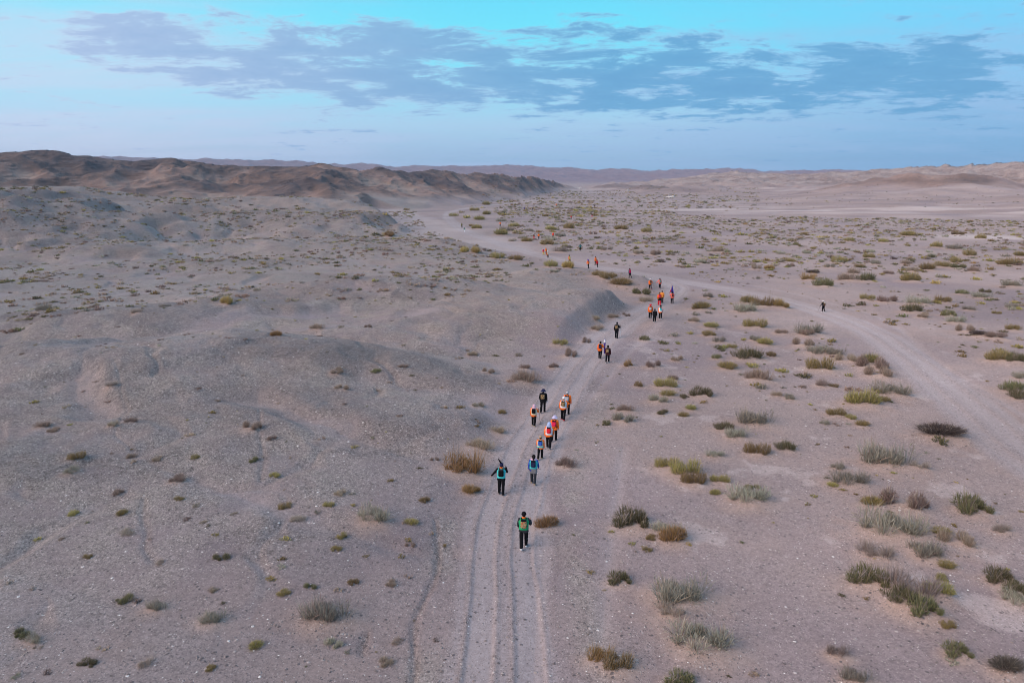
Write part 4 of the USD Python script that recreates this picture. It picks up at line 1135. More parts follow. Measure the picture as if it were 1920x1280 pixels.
def garments(J, fine):
    """Jacket, vest, trousers, shoes that follow the body of J."""
    s = J['s']
    g = {}
    parts = torso_hull(J, .012)
    hem = [ball(J['pelvis'] + v3(dx * .09, 0, -.085) * s, .128 * s, 14, (1, .9, .8)) for dx in (-1, 1)]
    parts.append(hull(*hem, *[ball(J['waist'] + v3(dx * .075, 0, 0) * s, .117 * s, 14, (1, .9, 1)) for dx in (-1, 1)]))
    for c in 'lr':
        parts += chain([(J['sh' + c], .072 * s), (J['el' + c], .060 * s), (J['wr' + c] - J['hd' + c] * .012 * s, .046 * s)])
        fold = J['el' + c]
        parts.append(ball(fold, .064 * s))
    parts += chain([(J['chest'] + v3(0, 0, .10) * s, .075 * s), (J['neck'] + v3(0, 0, -.005) * s, .070 * s)])
    j = skin_of(m3.Manifold.batch_boolean(parts, m3.OpType.Add), fine, 4)
    w = meshkit.noise(np.asarray(j.vertices) * (14, 14, 22), 3) - .5
    j.vertices = j.vertices + j.vertex_normals * (w * .022)[:, None]
    g['jacket'] = j
    rows = [('waist', .078, .128), ('chest', .098, .139)]
    b = [[ball(J[k] + v3(dx * x, 0, 0) * s, r * s, 14, (1, .92, 1)) for dx in (-1, 1)] for k, x, r in rows]
    low = [ball(J['pelvis'] + v3(dx * .085, 0, .03) * s, .131 * s, 14, (1, .92, .7)) for dx in (-1, 1)]
    up = [ball(J['sh' + c] * v3(.62, 1, 1) + v3(0, 0, .012) * s, .080 * s, 14) for c in 'lr']
    g['vest'] = skin_of(m3.Manifold.batch_boolean([hull(*low, *b[0]), hull(*b[0], *b[1]), hull(*b[1], *up)], m3.OpType.Add), fine, 4)
    parts = [hull(*[ball(J['pelvis'] + v3(dx * .085, 0, .02) * s, .118 * s, 14, (1, .9, 1)) for dx in (-1, 1)], *[ball(J['hip' + c], .098 * s, 14) for c in 'lr'])]
    for c in 'lr':
        parts += chain([(J['hip' + c], .106 * s), (J['knee' + c], .083 * s), (J['ank' + c] + v3(0, 0, .016) * s, .072 * s)])
    t = skin_of(m3.Manifold.batch_boolean(parts, m3.OpType.Add), fine, 4)
    w = meshkit.noise(np.asarray(t.vertices) * (15, 15, 12), 9) - .5
    t.vertices = t.vertices + t.vertex_normals * (w * .020)[:, None]
    g['trousers'] = t
    for c in 'lr':
        sole = [ball(J['heel' + c] + v3(0, 0, .002) * s, .040 * s, 12, (1, 1, .9)), ball(J['toe' + c] + v3(0, 0, .005) * s, .040 * s, 12, (1.1, 1.1, .75)), ball(J['ank' + c] + v3(0, 0, -.005) * s, .050 * s)]
        g['shoe_' + c] = skin_of(hull(*sole), .04 if fine else 0, 2 if fine else 0)
    bands = []
    for c in 'lr':
        k, a = J['knee' + c], J['ank' + c]
        d = (a - k) / np.linalg.norm(a - k)
        q = k + d * .05 * s
        bands.append(hull(ball(q, .078 * s, 16, (1, 1, .35)), ball(q + d * .02 * s, .077 * s, 16, (1, 1, .35))))
    g['knee_band'] = skin_of(m3.Manifold.batch_boolean(bands, m3.OpType.Add), 0, 0)
    skirt = [hull(*[ball(J['pelvis'] + v3(dx * .09, 0, .02) * s, .128 * s, 14, (1, .92, .8)) for dx in (-1, 1)], *[ball(J['knee' + c] * .45 + J['hip' + c] * .55, .118 * s, 14) for c in 'lr'])]
    g['shorts'] = skin_of(skirt[0], fine, 3)
    return g


def headwear(J, kind):
    """(part name, mesh) pieces worn on the head."""
    s, H = J['s'] * 1.14, J['head']
    crown = ball(H + v3(0, -.012, .04) * s, .100 * s, 20, (.92, 1.08, 1))
    cap = crown - m3.Manifold.cube((1, 1, 1), True).translate(tuple(H + v3(0, 0, -.5 + .028) * s))
    if kind == 'beanie':
        m = crown - m3.Manifold.cube((1, 1, 1), True).scale((1, 1, 1)).translate(tuple(H + v3(0, .0, -.5 + .005) * s))
        cuff = hull(ball(H + v3(0, -.012, .012) * s, .104 * s, 20, (.92, 1.06, .16)), ball(H + v3(0, -.012, .040) * s, .104 * s, 20, (.92, 1.06, .16)))
        return [('beanie', skin_of(m + cuff, 0, 0))]
    if kind == 'cap':
        brim = hull(*[ball(H + v3(x, .085 + y, .032) * s, .012 * s, 8, (1, 1, .5)) for x, y in ((-.075, 0), (.075, 0), (-.05, .07), (.05, .07), (0, .085))])
        return [('cap', skin_of(cap + brim, 0, 0))]
    if kind == 'bucket':
        prof = np.array([(0, .135), (.075, .128), (.098, .085), (.106, .03), (.165, -.012), (.168, -.002), (.118, .045), (0.0, .05)]) * s
        r = trimesh.creation.revolve(prof, sections=24)
        r.apply_translation(H + v3(0, -.012, .012) * s)
        return [('sun_hat', r)]
    if kind == 'scarf':                                                    # cloth over head and shoulders, flap at the back
        parts = [hull(ball(H + v3(0, -.014, .035) * s, .112 * s, 20, (.95, 1.08, 1)), ball(H + v3(0, -.05, -.05) * s, .105 * s, 16)),
                 hull(ball(H + v3(0, -.05, -.05) * s, .105 * s, 16), ball(H + v3(-.10, -.04, -.175) * s, .075 * s), ball(H + v3(.10, -.04, -.175) * s, .075 * s), ball(H + v3(0, -.10, -.21) * s, .055 * s))]
        m = m3.Manifold.batch_boolean(parts, m3.OpType.Add) - hull(ball(H + v3(0, .09, .0) * s, .075 * s), ball(H + v3(0, .2, -.02) * s, .09 * s))
        t = skin_of(m, .03, 4)
        w = meshkit.noise(np.asarray(t.vertices) * (26, 26, 9), 5) - .5
        t.vertices = t.vertices + t.vertex_normals * (w * .026)[:, None]
        return [('headscarf', t)]
    if kind == 'hair':
        return [('hair', skin_of(hull(crown, ball(H + v3(0, -.05, -.03) * s, .07 * s)), 0, 0))]
    if kind == 'ponytail':
        tail = m3.Manifold.batch_boolean(chain([(H + v3(0, -.10, .05) * s, .035 * s), (H + v3(0, -.15, -.04) * s, .042 * s), (H + v3(0, -.14, -.18) * s, .03 * s), (H + v3(0, -.13, -.26) * s, .012 * s)]), m3.OpType.Add)
        return [('hair', skin_of(hull(crown, ball(H + v3(0, -.05, -.03) * s, .07 * s)) + tail, 0, 0))]
    return []


def rounded(sx, sy, sz, r, at=(0, 0, 0)):
    return hull(*[ball(v3(*at) + v3(a * (sx / 2 - r), b * (sy / 2 - r), c * (sz / 2 - r)), r, 10) for a in (-1, 1) for b in (-1, 1) for c in (-1, 1)])


def backpack(J, loc, rotz, look, label, trim='black', size=1.0, patch=None):
    """A rucksack hanging on the walker's back: body, front pocket, lid, two shoulder straps."""
    s = J['s']
    t = thing('backpack', label, 'backpack', loc, rotz, 'backpacks carried by the walkers', (1.07, 1.07, 1))
    at = J['chest'] + v3(0, -.235, -.055) * s
    part(t, 'pack_body', skin_of(hull(rounded(.27 * size * s, .15 * s, .33 * size * s, .05 * s, at), rounded(.23 * size * s, .12 * s, .12 * s, .05 * s, at + v3(0, .01, .16 * size) * s)), .05, 2), LOOK[look])
    part(t, 'front_pocket', skin_of(rounded(.20 * size * s, .07 * s, .17 * s, .03 * s, at + v3(0, -.085, -.06) * s), 0, 0), LOOK[look if patch is None else patch])
    part(t, 'lid', skin_of(hull(rounded(.24 * size * s, .15 * s, .05 * s, .022 * s, at + v3(0, -.012, .20 * size) * s)), 0, 0), LOOK[trim])
    for sx in (-1, 1):
        pts = [at + v3(.085 * sx, .07, .17) * s, J['sh' + 'lr'[sx > 0]] * v3(.55, 1, 1) + v3(0, -.03, .088) * s, J['sh' + 'lr'[sx > 0]] * v3(.58, 1, 1) + v3(0, .085, .045) * s, J['chest'] + v3(.125 * sx, .148, -.02) * s, J['waist'] + v3(.175 * sx, .03, .04) * s, at + v3(.12 * sx, .05, -.14) * s]
        part(t, 'shoulder_strap', skin_of(m3.Manifold.batch_boolean([hull(ball(p, .019 * s, 8, (1.3, .6, .6)), ball(q, .019 * s, 8, (1.3, .6, .6))) for p, q in zip(pts[:-1], pts[1:])], m3.OpType.Add), 0, 0), LOOK[trim])
    return t


def rod(a, b, r0, r1=None, sides=8):
    return skin_of(hull(ball(a, r0, sides), ball(b, r1 or r0, sides)), 0, 0)


# feet x, feet y, head top y, label, dict of clothes
#  hat, hatc, jacket, vest, trousers, shoes, pack, arms, stride, turn(deg, + = to the left), extra
PEOPLE = [
    (982, 1026, 953, 'walker nearest the camera in black beanie, dark jacket and green vest', dict(hat='beanie', hatc='black', jacket='charcoal', vest='green', trousers='black', shoes='white', pack='print', arms=('swing', 'forward'), stride=-.55, turn=-2, collar='orange', band='silver', pk='red and brown patterned backpack on the green vested walker nearest the camera')),
    (940, 926, 863, 'walker in black with turquoise vest carrying a dark furled flag on the left', dict(hat='cap', hatc='navy', jacket='black', vest='turquoise', trousers='black', shoes='charcoal', pack='black', arms=('out', 'shoulder'), stride=.25, turn=-5, collar='orange', pk='black backpack on the turquoise vested walker at the left rut')),
    (1000, 906, 851, 'walker with blue sleeves, turquoise vest, pink scarf and grey shorts', dict(hat='ponytail', hatc='hair', jacket='royal', vest='turquoise', trousers='charcoal', shorts='grey', shoes='tan', pack='navy', arms=('swing', 'swing'), stride=.45, turn=-8, neck='pink', pk='navy backpack on the walker with blue sleeves')),
    (1013, 860, 818, 'walker in orange jacket, cream vest with turquoise hem and tan cap', dict(hat='cap', hatc='tan', jacket='orange', vest='cream', trousers='black', shoes='tan', pack='blue', arms=('swing', 'swing'), stride=-.5, turn=-10, hem='turquoise', pk='bright blue backpack on an orange jacketed walker')),
    (1029, 840, 790, 'walker in orange jacket with pale blue headscarf and white vest', dict(hat='scarf', hatc='skyblue', jacket='orange', vest='white', trousers='black', shoes='grey', pack='red', arms=('swing', 'swing'), stride=.5, turn=-10, pk='scarlet backpack on the walker with the pale blue headscarf')),
    (1039, 826, 778, 'walker with lilac hat half hidden behind the pale blue headscarf', dict(hat='bucket', hatc='lilac', jacket='orange', vest=None, trousers='black', shoes='charcoal', pack='crimson', arms=('swing', 'swing'), stride=-.45, turn=-12, pk='crimson backpack on the lilac hatted walker')),
    (1056, 787, 742, 'walker in orange jacket, white hat and red shoes beside a rut', dict(hat='cap', hatc='white', jacket='orange', vest='white', trousers='black', shoes='red', pack='camo', arms=('swing', 'swing'), stride=.4, turn=-14, pk='camouflage backpack on the orange walker with red shoes')),
    (1063, 777, 732, 'walker in orange jacket and white cap just ahead of the red shoes', dict(hat='cap', hatc='silver', jacket='orange', vest=None, trousers='black', shoes='charcoal', pack='silver', arms=('swing', 'swing'), stride=-.4, turn=-14, pk='silver grey backpack on the orange walker in white cap')),
    (1001, 798, 757, 'walker in orange with pink headscarf leaning on a trekking pole', dict(hat='scarf', hatc='pink', jacket='orange', vest='cream', trousers='black', shoes='tan', pack='black', arms=('swing', 'forward'), stride=.4, turn=-10, pk='black backpack over a cream vest on the walker with pink headscarf', pole=True)),
    (1018, 773, 728, 'walker all in black with dark bucket hat at the left verge', dict(hat='bucket', hatc='navy', jacket='black', vest=None, trousers='black', shoes='charcoal', pack='camo', arms=('swing', 'swing'), stride=-.4, turn=-10, pk='camouflage backpack on the walker with the dark bucket hat', glove='white')),
    (1125, 672, 639, 'walker in orange jacket and black cap holding a furled purple flag', dict(hat='cap', hatc='black', jacket='orange', vest=None, trousers='black', shoes='charcoal', pack='navy', arms=('swing', 'forward'), stride=.35, turn=-16, flag='furl', pk='navy backpack on the orange walker beside the furled flag')),
    (1139, 680, 646, 'walker in dark maroon jacket right of the furled purple flag', dict(hat='hair', hatc='hair', jacket='maroon', vest=None, trousers='black', shoes='white', pack='camo', arms=('swing', 'swing'), stride=-.5, turn=-16, pk='tan camouflage backpack on the maroon jacketed walker')),
    (1156, 634, 603, 'walker in black carrying a white stick, alone in mid track', dict(hat='cap', hatc='black', jacket='black', vest=None, trousers='black', shoes='charcoal', pack='camo', arms=('swing', 'forward'), stride=.3, turn=-18, pk='brown camouflage backpack on the lone walker in black in mid track', stick=True)),
    (1219, 597, 569, 'walker in orange with striped red and white hat at the mound end', dict(hat='bucket', hatc='red', jacket='orange', vest=None, trousers='black', shoes='grey', pack='silver', arms=('swing', 'swing'), stride=.35, turn=-12, pk='pale grey backpack on the walker with red and white hat', band_hat='white')),
    (1227, 604, 578, 'walker all in black without a pack, middle of three abreast', dict(hat='hair', hatc='hair', jacket='black', vest=None, trousers='black', shoes='white', pack=None, arms=('swing', 'swing'), stride=-.4, turn=-12)),
    (1238, 598, 571, 'walker in white vest with long black hair beside the one in black', dict(hat='ponytail', hatc='hair', jacket='orange', vest='white', trousers='black', shoes='white', pack='turquoise', arms=('swing', 'swing'), stride=.4, turn=-10, pk='small turquoise backpack on the white vested walker', psize=.7)),
    (1236, 572, 547, 'walker in orange with red pack and red leggings', dict(hat='cap', hatc='brown', jacket='orange', vest=None, trousers='red', shorts='black', shoes='red', pack='crimson', arms=('swing', 'swing'), stride=.3, turn=-6, pk='crimson backpack on the walker with red leggings')),
    (1241, 568, 544, 'walker in amber jacket half hidden behind the red pack', dict(hat='cap', hatc='brown', jacket='amber', vest=None, trousers='black', shoes='charcoal', pack=None, arms=('swing', 'swing'), stride=-.3, turn=-6)),
    (1260, 569, 546, 'walker in coral jacket under a large blue flag', dict(hat='hair', hatc='hair', jacket='coral', vest=None, trousers='black', shoes='charcoal', pack='maroon', arms=('hold', 'swing'), stride=.25, turn=-4, flag='fly', pk='dark round backpack on the coral jacketed flag bearer', psize=.75)),
    (1219, 542, 522, 'walker in orange with red shoes, left of the pair at the fork', dict(hat='cap', hatc='white', jacket='orange', vest=None, trousers='black', shoes='red', pack='brown', arms=('swing', 'out'), stride=.35, turn=10, pk='brown backpack on the left walker of the pair at the fork')),
    (1237, 541, 521, 'walker with coral sleeves, right of the pair at the fork', dict(hat='hair', hatc='hair', jacket='coral', vest=None, trousers='black', shoes='pink', pack='greygreen', arms=('out', 'swing'), stride=-.3, turn=8, pk='grey green backpack on the right walker of the pair at the fork')),
    (1181, 521, 502, 'walker in crimson and navy alone past the fork', dict(hat='hair', hatc='hair', jacket='navy', vest='crimson', trousers='black', shoes='charcoal', pack=None, arms=('swing', 'swing'), stride=.4, turn=35)),
    (1103, 503, 485, 'walker in orange with blue cloth on the head, left of three', dict(hat='scarf', hatc='purple', jacket='orange', vest=None, trousers='black', shoes='charcoal', pack=None, arms=('swing', 'swing'), stride=-.35, turn=40)),
    (1117, 497, 480, 'tall walker in orange, middle of three beside the red one', dict(hat='hair', hatc='brown', jacket='orange', vest=None, trousers='black', shoes='charcoal', pack=None, arms=('swing', 'swing'), stride=.3, turn=40)),
    (1120, 501, 487, 'short walker in bright red jacket, right of three', dict(hat='hair', hatc='hair', jacket='red', vest=None, trousers='black', shoes='charcoal', pack=None, arms=('swing', 'swing'), stride=-.3, turn=40)),
    (1068, 494, 477, 'walker in amber vest alone on the far track', dict(hat='hair', hatc='hair', jacket='orange', vest='yellow', trousers='black', shoes='charcoal', pack=None, arms=('swing', 'swing'), stride=.3, turn=45)),
    (1019, 478, 466, 'walker in pink top and yellow trousers, far track', dict(hat='cap', hatc='white', jacket='crimson', vest=None, trousers='yellow', shoes='charcoal', pack=None, arms=('swing', 'swing'), stride=.3, turn=40)),
    (1024, 477, 464, 'walker in plain orange beside the yellow trousers', dict(hat='cap', hatc='orange', jacket='orange', vest=None, trousers='black', shoes='charcoal', pack=None, arms=('swing', 'swing'), stride=-.3, turn=40)),
    (1027, 484, 470, 'walker in orange with white hat and white shoes, nearest of three far ones', dict(hat='cap', hatc='white', jacket='orange', vest='cream', trousers='black', shoes='white', pack=None, arms=('swing', 'swing'), stride=.4, turn=40)),
    (1088, 470, 457, 'walker in dark teal with pale belt among the plain shrubs', dict(hat='hair', hatc='hair', jacket='teal', vest=None, trousers='black', shoes='charcoal', pack=None, arms=('out', 'out'), stride=.2, turn=0)),
    (1001, 448, 438, 'small far walker in red trousers and white hat', dict(hat='cap', hatc='white', jacket='brown', vest=None, trousers='red', shoes='red', pack=None, arms=('swing', 'swing'), stride=.2, turn=0)),
    (1010, 448, 437, 'far walker in orange next to the red trousers', dict(hat='hair', hatc='hair', jacket='orange', vest=None, trousers='charcoal', shoes='charcoal', pack=None, arms=('swing', 'swing'), stride=-.3, turn=0)),
    (1037, 446, 435, 'far walker in orange and red among grey green shrubs', dict(hat='cap', hatc='orange', jacket='orange', vest='red', trousers='maroon', shoes='charcoal', pack=None, arms=('swing', 'swing'), stride=.3, turn=0)),
    (938, 424, 416, 'far walker in orange with arms out beside olive shrubs', dict(hat='hair', hatc='brown', jacket='orange', vest=None, trousers='black', shoes='charcoal', pack=None, arms=('out', 'out'), stride=.2, turn=10)),
    (866, 427, 418, 'far walker in dull yellow at the track bend', dict(hat='hair', hatc='hair', jacket='olive', vest=None, trousers='black', shoes='charcoal', pack=None, arms=('swing', 'swing'), stride=.2, turn=20)),
    (871, 435, 427, 'far walker in pale green and white at the track bend', dict(hat='hair', hatc='hair', jacket='greygreen', vest=None, trousers='white', shoes='white', pack=None, arms=('swing', 'swing'), stride=.2, turn=20)),
    (1071, 411, 405, 'tiny far walker in dark red, nearest the plain centre', dict(hat='hair', hatc='hair', jacket='red', vest=None, trousers='maroon', shoes='charcoal', pack=None, arms=('swing', 'swing'), stride=.2, turn=0)),
    (1110, 407, 401, 'tiny far walker in brownish red below the pair of dark ones', dict(hat='hair', hatc='hair', jacket='maroon', vest=None, trousers='red', shoes='charcoal', pack=None, arms=('swing', 'swing'), stride=.2, turn=0)),
    (983, 394, 387, 'tiny far walker in purple black, left of two', dict(hat='hair', hatc='hair', jacket='purple', vest=None, trousers='navy', shoes='charcoal', pack=None, arms=('swing', 'swing'), stride=.2, turn=0)),
    (999, 395, 388, 'tiny far walker in black, right of two', dict(hat='hair', hatc='hair', jacket='black', vest=None, trousers='grey', shoes='charcoal', pack=None, arms=('swing', 'swing'), stride=.2, turn=0)),
    (1110, 393, 388, 'tiny far walker in black with white cap', dict(hat='cap', hatc='white', jacket='black', vest=None, trousers='black', shoes='charcoal', pack=None, arms=('swing', 'swing'), stride=.2, turn=0)),
    (1115, 389, 383, 'tiny far walker in brown just above the white cap', dict(hat='hair', hatc='hair', jacket='maroon', vest=None, trousers='brown', shoes='charcoal', pack=None, arms=('swing', 'swing'), stride=.2, turn=0)),
    (1043, 387, 381, 'farthest walker in orange at the edge of the shrubs', dict(hat='hair', hatc='hair', jacket='orange', vest=None, trousers='charcoal', shoes='charcoal', pack=None, arms=('swing', 'swing'), stride=.2, turn=0)),
    (1543, 585, 563, 'lone walker in black with white headband on the right hand track', dict(hat='cap', hatc='white', jacket='black', vest=None, trousers='black', shoes='white', pack='brown', arms=('out', 'out'), stride=.3, turn=30, pk='brown backpack with a cream strap on the lone walker at right', trim='cream', sticks=True)),
]

feet = on_ground([p[0] for p in PEOPLE], [p[1] for p in PEOPLE])
for (px, py, top, label, o), at in zip(PEOPLE, feet):
    depth = at[1] * math.cos(TILT) + (CAM_H - at[2]) * math.sin(TILT)
    # the height whose head stands at the photograph's row: solve along the vertical
    dyr = (640 - top) / FPX
    yy, zz = math.cos(TILT) + dyr * math.sin(TILT), -math.sin(TILT) + dyr * math.cos(TILT)
    tall = float(np.clip(CAM_H + zz * (at[1] / yy) - at[2], 1.56, 1.86))
    if py < 430:
        tall = max(tall, 1.7)
    near = (py - top) > 24
    fine = .045 if near else (.07 if (py - top) > 12 else 0)
    J = pose(o['stride'], o['arms'], tall / 1.06, .07)
    rot = math.radians(o['turn'])
    t = thing('person', label, 'person', at, rot, 'hikers walking along the desert track', (1.07, 1.07, 1))
    part(t, 'body', body_mesh(None, J, fine), LOOK['skin'], True)
    g = garments(J, fine)
    part(t, 'jacket', g['jacket'], LOOK[o['jacket']], True)
    if o.get('vest'):
        part(t, 'vest', g['vest'], LOOK[o['vest']], True)
    part(t, 'trousers', g['trousers'], LOOK[o['trousers']], True)
    if o.get('shorts'):
        part(t, 'shorts', g['shorts'], LOOK[o['shorts']], True)
    if o.get('band'):
        part(t, 'knee_band', g['knee_band'], LOOK[o['band']])
    for c in 'lr':
        part(t, 'shoe', g['shoe_' + c], LOOK[o['shoes']], 50)
    for nm, me in headwear(J, o['hat']):
        part(t, nm, me, LOOK[o['hatc']], 50)
    if o['hat'] in ('cap', 'bucket', 'beanie'):
        H, s = J['head'], J['s']
        part(t, 'hair', skin_of(hull(ball(H + v3(0, -.03, .01) * s, .090 * s, 14, (.93, 1, 1)), ball(H + v3(0, -.05, -.045) * s, .06 * s)), 0, 0), LOOK['hair'], 50)
    s = J['s']
    if o.get('collar') or o.get('neck'):
        q = J['neck']
        part(t, 'collar' if o.get('collar') else 'neck_scarf', skin_of(hull(ball(q + v3(0, -.01, .005) * s, (.085 if o.get('collar') else .15) * s, 16, (1.2, 1.1, .42)), ball(q + v3(0, -.04, .03) * s, (.08 if o.get('collar') else .125) * s, 16, (1, 1.1, .4))), 0, 0), LOOK[o.get('collar') or o['neck']], 50)
    if o.get('band_hat'):
        H = J['head']
        part(t, 'hat_band', skin_of(hull(ball(H + v3(0, -.012, .06) * s, .112 * s, 20, (1, 1, .12)), ball(H + v3(0, -.012, .085) * s, .109 * s, 20, (1, 1, .12))), 0, 0), LOOK[o['band_hat']], 50)
    if o.get('hem'):
        part(t, 'vest_hem', skin_of(hull(*[ball(J['pelvis'] + v3(dx * .09, 0, z) * s, .137 * s, 14, (1, .95, .3)) for dx in (-1, 1) for z in (-.03, .03)]), 0, 0), LOOK[o['hem']], 50)
    if o.get('pack'):
        backpack(J, at, rot, o['pack'], o['pk'], o.get('trim', 'black' if o['pack'] != 'black' else 'charcoal'), o.get('psize', 1.0))
    hr = J['wrr'] + J['hdr'] * .08 * s
    hl = J['wrl'] + J['hdl'] * .08 * s
    if o.get('pole'):
        q = thing('trekking_pole', 'dark trekking pole held by the walker with pink headscarf', 'trekking pole', at, rot, None, (1.07, 1.07, 1))
        part(q, 'shaft', rod(hr + v3(0, 0, .0), v3(hr[0] + .10, hr[1] + .12, .02), .011, .008), LOOK['charcoal'])
        part(q, 'grip', rod(hr + v3(-.004, -.004, -.05), hr + v3(-.02, -.02, .09), .019), LOOK['black'])
    if o.get('stick'):
        q = thing('walking_stick', 'white walking stick in the right hand of the lone walker in black', 'stick', at, rot, None, (1.07, 1.07, 1))
        part(q, 'shaft', rod(hr + v3(0, 0, .12), v3(hr[0] + .05, hr[1] + .1, .02), .018), LOOK['white'])
        part(q, 'grip', rod(hr + v3(0, 0, -.04), hr + v3(0, 0, .16), .022), LOOK['black'])
    if o.get('sticks'):
        for h_, words, dx in ((hl, 'dark trekking pole in the left hand of the walker on the right track', -.12), (hr, 'dark trekking pole in the right hand of the walker on the right track', .16)):
            q = thing('trekking_pole', words, 'trekking pole', at, rot, None, (1.07, 1.07, 1))
            part(q, 'shaft', rod(h_, v3(h_[0] + dx, h_[1] + .15, .02), .011, .008), LOOK['charcoal'])
            part(q, 'grip', rod(h_ + v3(0, 0, -.03), h_ + v3(-dx * .1, -.015, .09), .019), LOOK['black'])
    if label.startswith('walker in black with turquoise'):
        q = thing('flag', 'dark flag furled round its pole over the turquoise vested walker\'s shoulder', 'flag', at, rot, None, (1.07, 1.07, 1))
        a, b = hr + v3(-.02, .05, -.25), v3(-.16, -.12, hr[2] + .62)
        part(q, 'pole', rod(a, b, .016, .012), LOOK['black'])
        d = b - a
        pts = [(a + d * f, r) for f, r in ((.30, .03), (.42, .055), (.6, .045), (.8, .04), (.93, .02))]
        part(q, 'cloth', skin_of(m3.Manifold.batch_boolean(chain(pts), m3.OpType.Add), .03, 2), LOOK['black'])
    if o.get('glove'):
        part(t, 'glove', skin_of(hull(ball(hr, .045 * s), ball(J['wrr'], .035 * s)), 0, 0), LOOK[o['glove']])
    if o.get('flag') == 'furl':
        q = thing('flag', 'purple and white flag furled round an upright pole on the track', 'flag', at, rot, None, (1.07, 1.07, 1))
        part(q, 'pole', rod(hr + v3(.03, .02, -.55), hr + v3(.03, -.02, 1.0), .015), LOOK['silver'])
        pts = [(hr + v3(.05, 0, z), r) for z, r in ((-.75, .03), (-.4, .07), (-.1, .06), (.25, .075), (.5, .06), (.72, .02))]
        cl = skin_of(m3.Manifold.batch_boolean(chain(pts), m3.OpType.Add), .04, 2)
        w = meshkit.noise(np.asarray(cl.vertices) * (22, 22, 5), 8) - .5
        cl.vertices = cl.vertices + cl.vertex_normals * (w * .05)[:, None]
        part(q, 'cloth', cl, LOOK['purple'], True)
        part(q, 'white_band', skin_of(hull(ball(hr + v3(.035, -.02, .55), .07, 12), ball(hr + v3(.04, -.03, .38), .08, 12)), 0, 0), LOOK['white'])
    if o.get('flag') == 'fly':
        q = thing('flag', 'large blue flag with white edge hanging from the coral walker\'s pole', 'flag', at, rot, None, (1.07, 1.07, 1))
        a, b = hl + v3(.02, 0, -.5), hl + v3(.10, .05, 1.35)
        b = v3(-.06, .35, 2.72)
        part(q, 'pole', rod(a, b, .016, .012), LOOK['black'])
        top_ = b - (b - a) / np.linalg.norm(b - a) * .15
        k, m = 14, 12
        uu, vv = np.meshgrid(np.linspace(0, 1, k), np.linspace(0, 1, m), indexing='ij')

        def sheet(side, name, look, wid, ln):
            P = top_[None, None] + uu[..., None] * (a - b)[None, None] * ln / np.linalg.norm(a - b) + v3(side, .05, -.55)[None, None] * (vv * wid * (.25 + .75 * uu))[..., None]
            P[..., 1] += .05 * np.sin(vv * 9 + uu * 3) * vv
            P = P.reshape(-1, 3)
            i = np.arange(k * m).reshape(k, m)
            f = np.concatenate([np.stack([i[:-1, :-1], i[1:, :-1], i[1:, 1:]], -1).reshape(-1, 3), np.stack([i[:-1, :-1], i[1:, 1:], i[:-1, 1:]], -1).reshape(-1, 3)])
            back = P + v3(0, .006, 0)
            ff = np.concatenate([f, f[:, ::-1] + len(P)])
            part(q, name, trimesh.Trimesh(np.concatenate([P, back]), ff, process=False), LOOK[look], True)
        sheet(.45, 'cloth', 'flagblue', .95, 1.0)
        sheet(-.42, 'red_edge', 'crimson', .55, .95)
        sheet(-.62, 'white_edge', 'white', .5, .62)

# ------------------------------------------------------------------ vehicles far down the valley
PAINT = usdkit.material(stage, '/World/Looks/white_paint', {'tc': ('texture_coordinate', {}), 'n': ('noise_texture', {'scale': 3.0}), 'r': ('rgb_ramp', {'ramp': [(.35, (.66, .65, .63)), (.6, (.80, .80, .80))]}), 'p': ('principled_bsdf', {'roughness': .35, 'coat_weight': .4})}, [('tc.object', 'n.vector'), ('n.fac', 'r.fac'), ('r.color', 'p.base_color')], surface='p.BSDF')
PANE = usdkit.material(stage, '/World/Looks/dark_glass', {'p': ('principled_bsdf', {'base_color': (.02, .025, .03), 'roughness': .12})}, [], surface='p.BSDF')
TYRE = usdkit.material(stage, '/World/Looks/tyre_rubber', {'p': ('principled_bsdf', {'base_color': (.02, .02, .02), 'roughness': .9})}, [], surface='p.BSDF')


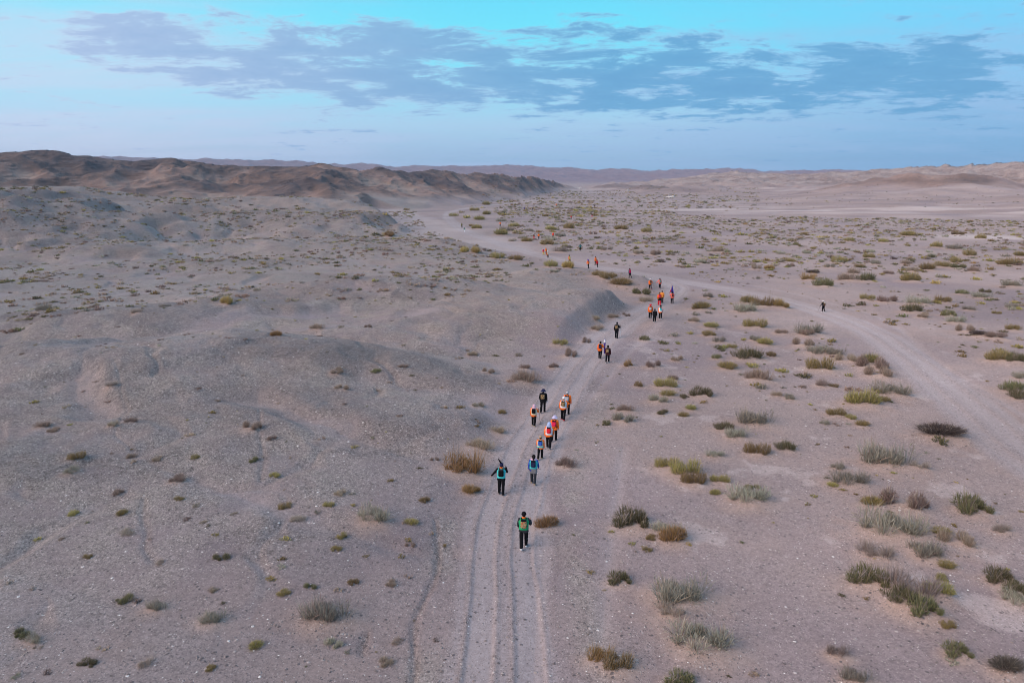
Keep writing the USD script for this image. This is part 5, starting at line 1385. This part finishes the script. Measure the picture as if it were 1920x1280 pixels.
def vehicle(name, label, px, py, turn, prof_low, prof_cab, width, wheels, wr):
    """prof_low, prof_cab: side outlines (y forward, z up) of body and cabin; windows sit 1 cm proud of the cabin."""
    at = on_ground([px], [py])[0]
    t = thing(name, label, 'vehicle', at, math.radians(turn))

    def slab(prof, w):
        c = m3.CrossSection([np.array(prof, float)])
        if c.area() < 0:
            c = m3.CrossSection([np.array(prof[::-1], float)])
        return m3.Manifold.extrude(c, w).translate((0, 0, -w / 2)).rotate((90, 0, 90))
    body = slab(prof_low, width)
    for y in wheels:
        for sx in (-1, 1):
            body = body - m3.Manifold.cylinder(.5, wr * 1.15, wr * 1.15, 20, True).rotate((0, 90, 0)).translate((sx * width / 2, y, wr))
    part(t, 'body', skin_of(body, 0, 0), PAINT, 30)
    part(t, 'cabin', skin_of(slab(prof_cab, width * .9), 0, 0), PAINT, 30)
    c = np.array(prof_cab)
    y0, y1, z0, z1 = c[:, 0].min(), c[:, 0].max(), c[:, 1].min(), c[:, 1].max()
    for sx in (-1, 1):
        n = max(2, int((y1 - y0) / 1.1))
        for k in range(n):
            a, b = y0 + (y1 - y0) * (k + .16) / n, y0 + (y1 - y0) * (k + .84) / n
            part(t, 'side_window', skin_of(m3.Manifold.cube((.02, b - a, (z1 - z0) * .6), True).translate((sx * width * .455, (a + b) / 2, z0 + (z1 - z0) * .55)), 0, 0), PANE)
    part(t, 'rear_window', skin_of(m3.Manifold.cube((width * .7, .03, (z1 - z0) * .5), True).translate((0, y0 - .005, z0 + (z1 - z0) * .55)), 0, 0), PANE)
    for y in wheels:
        for sx in (-1, 1):
            part(t, 'wheel', skin_of(m3.Manifold.cylinder(.24, wr, wr, 20, True).rotate((0, 90, 0)).translate((sx * (width / 2 - .13), y, wr)), 0, 0), TYRE)
    return t


SUV = ([(-2.3, .45), (2.3, .45), (2.35, .8), (2.25, 1.05), (.9, 1.12), (-2.3, 1.12)], [(-2.25, 1.1), (1.0, 1.1), (.25, 1.78), (-2.1, 1.82)], 1.85, (-1.4, 1.45), .37)
PICKUP = ([(-2.6, .5), (2.6, .5), (2.65, .85), (2.5, 1.1), (1.2, 1.15), (-2.6, 1.15)], [(-.55, 1.13), (1.35, 1.13), (.7, 1.8), (-.45, 1.82)], 1.85, (-1.6, 1.65), .38)
BUS = ([(-3.4, .4), (3.4, .4), (3.5, .8), (3.45, 1.35), (-3.4, 1.35)], [(-3.38, 1.33), (3.4, 1.33), (3.1, 2.55), (-3.3, 2.6)], 2.1, (-2.1, 2.3), .40)
vehicle('white_pickup', 'white pickup parked on the far plain, left of two side by side', 1254, 371, 60, *PICKUP)
vehicle('white_car', 'white off road car parked on the far plain, right of two side by side', 1260.5, 370, 40, *SUV)
vehicle('white_minibus', 'white minibus far down the valley where the hills close in', 1086.5, 354, 80, *BUS)
vehicle('white_car', 'smallest white car, alone far off between minibus and parked pair', 1177, 358, 20, *SUV)

# ------------------------------------------------------------------ air
hz = trimesh.creation.box([18600, 18600, 1.0])
top, low = float(GZ.max()) + 12, float(GZ.min()) - 1.5
hz.apply_transform(np.diag([1, 1, top - low, 1]))
hz.apply_translation([0, 0, (top + low) / 2])
HAZE = usdkit.material(stage, '/World/Looks/haze_air', {'v': ('principled_volume', {'color': (.66, .76, .95), 'density': 6.5e-5, 'anisotropy': 0.2})}, [], volume='v.volume')
tag(usdkit.mesh(stage, '/World/haze', hz, HAZE), 'thin blue haze lying over the far mountains', None, None, 'stuff')
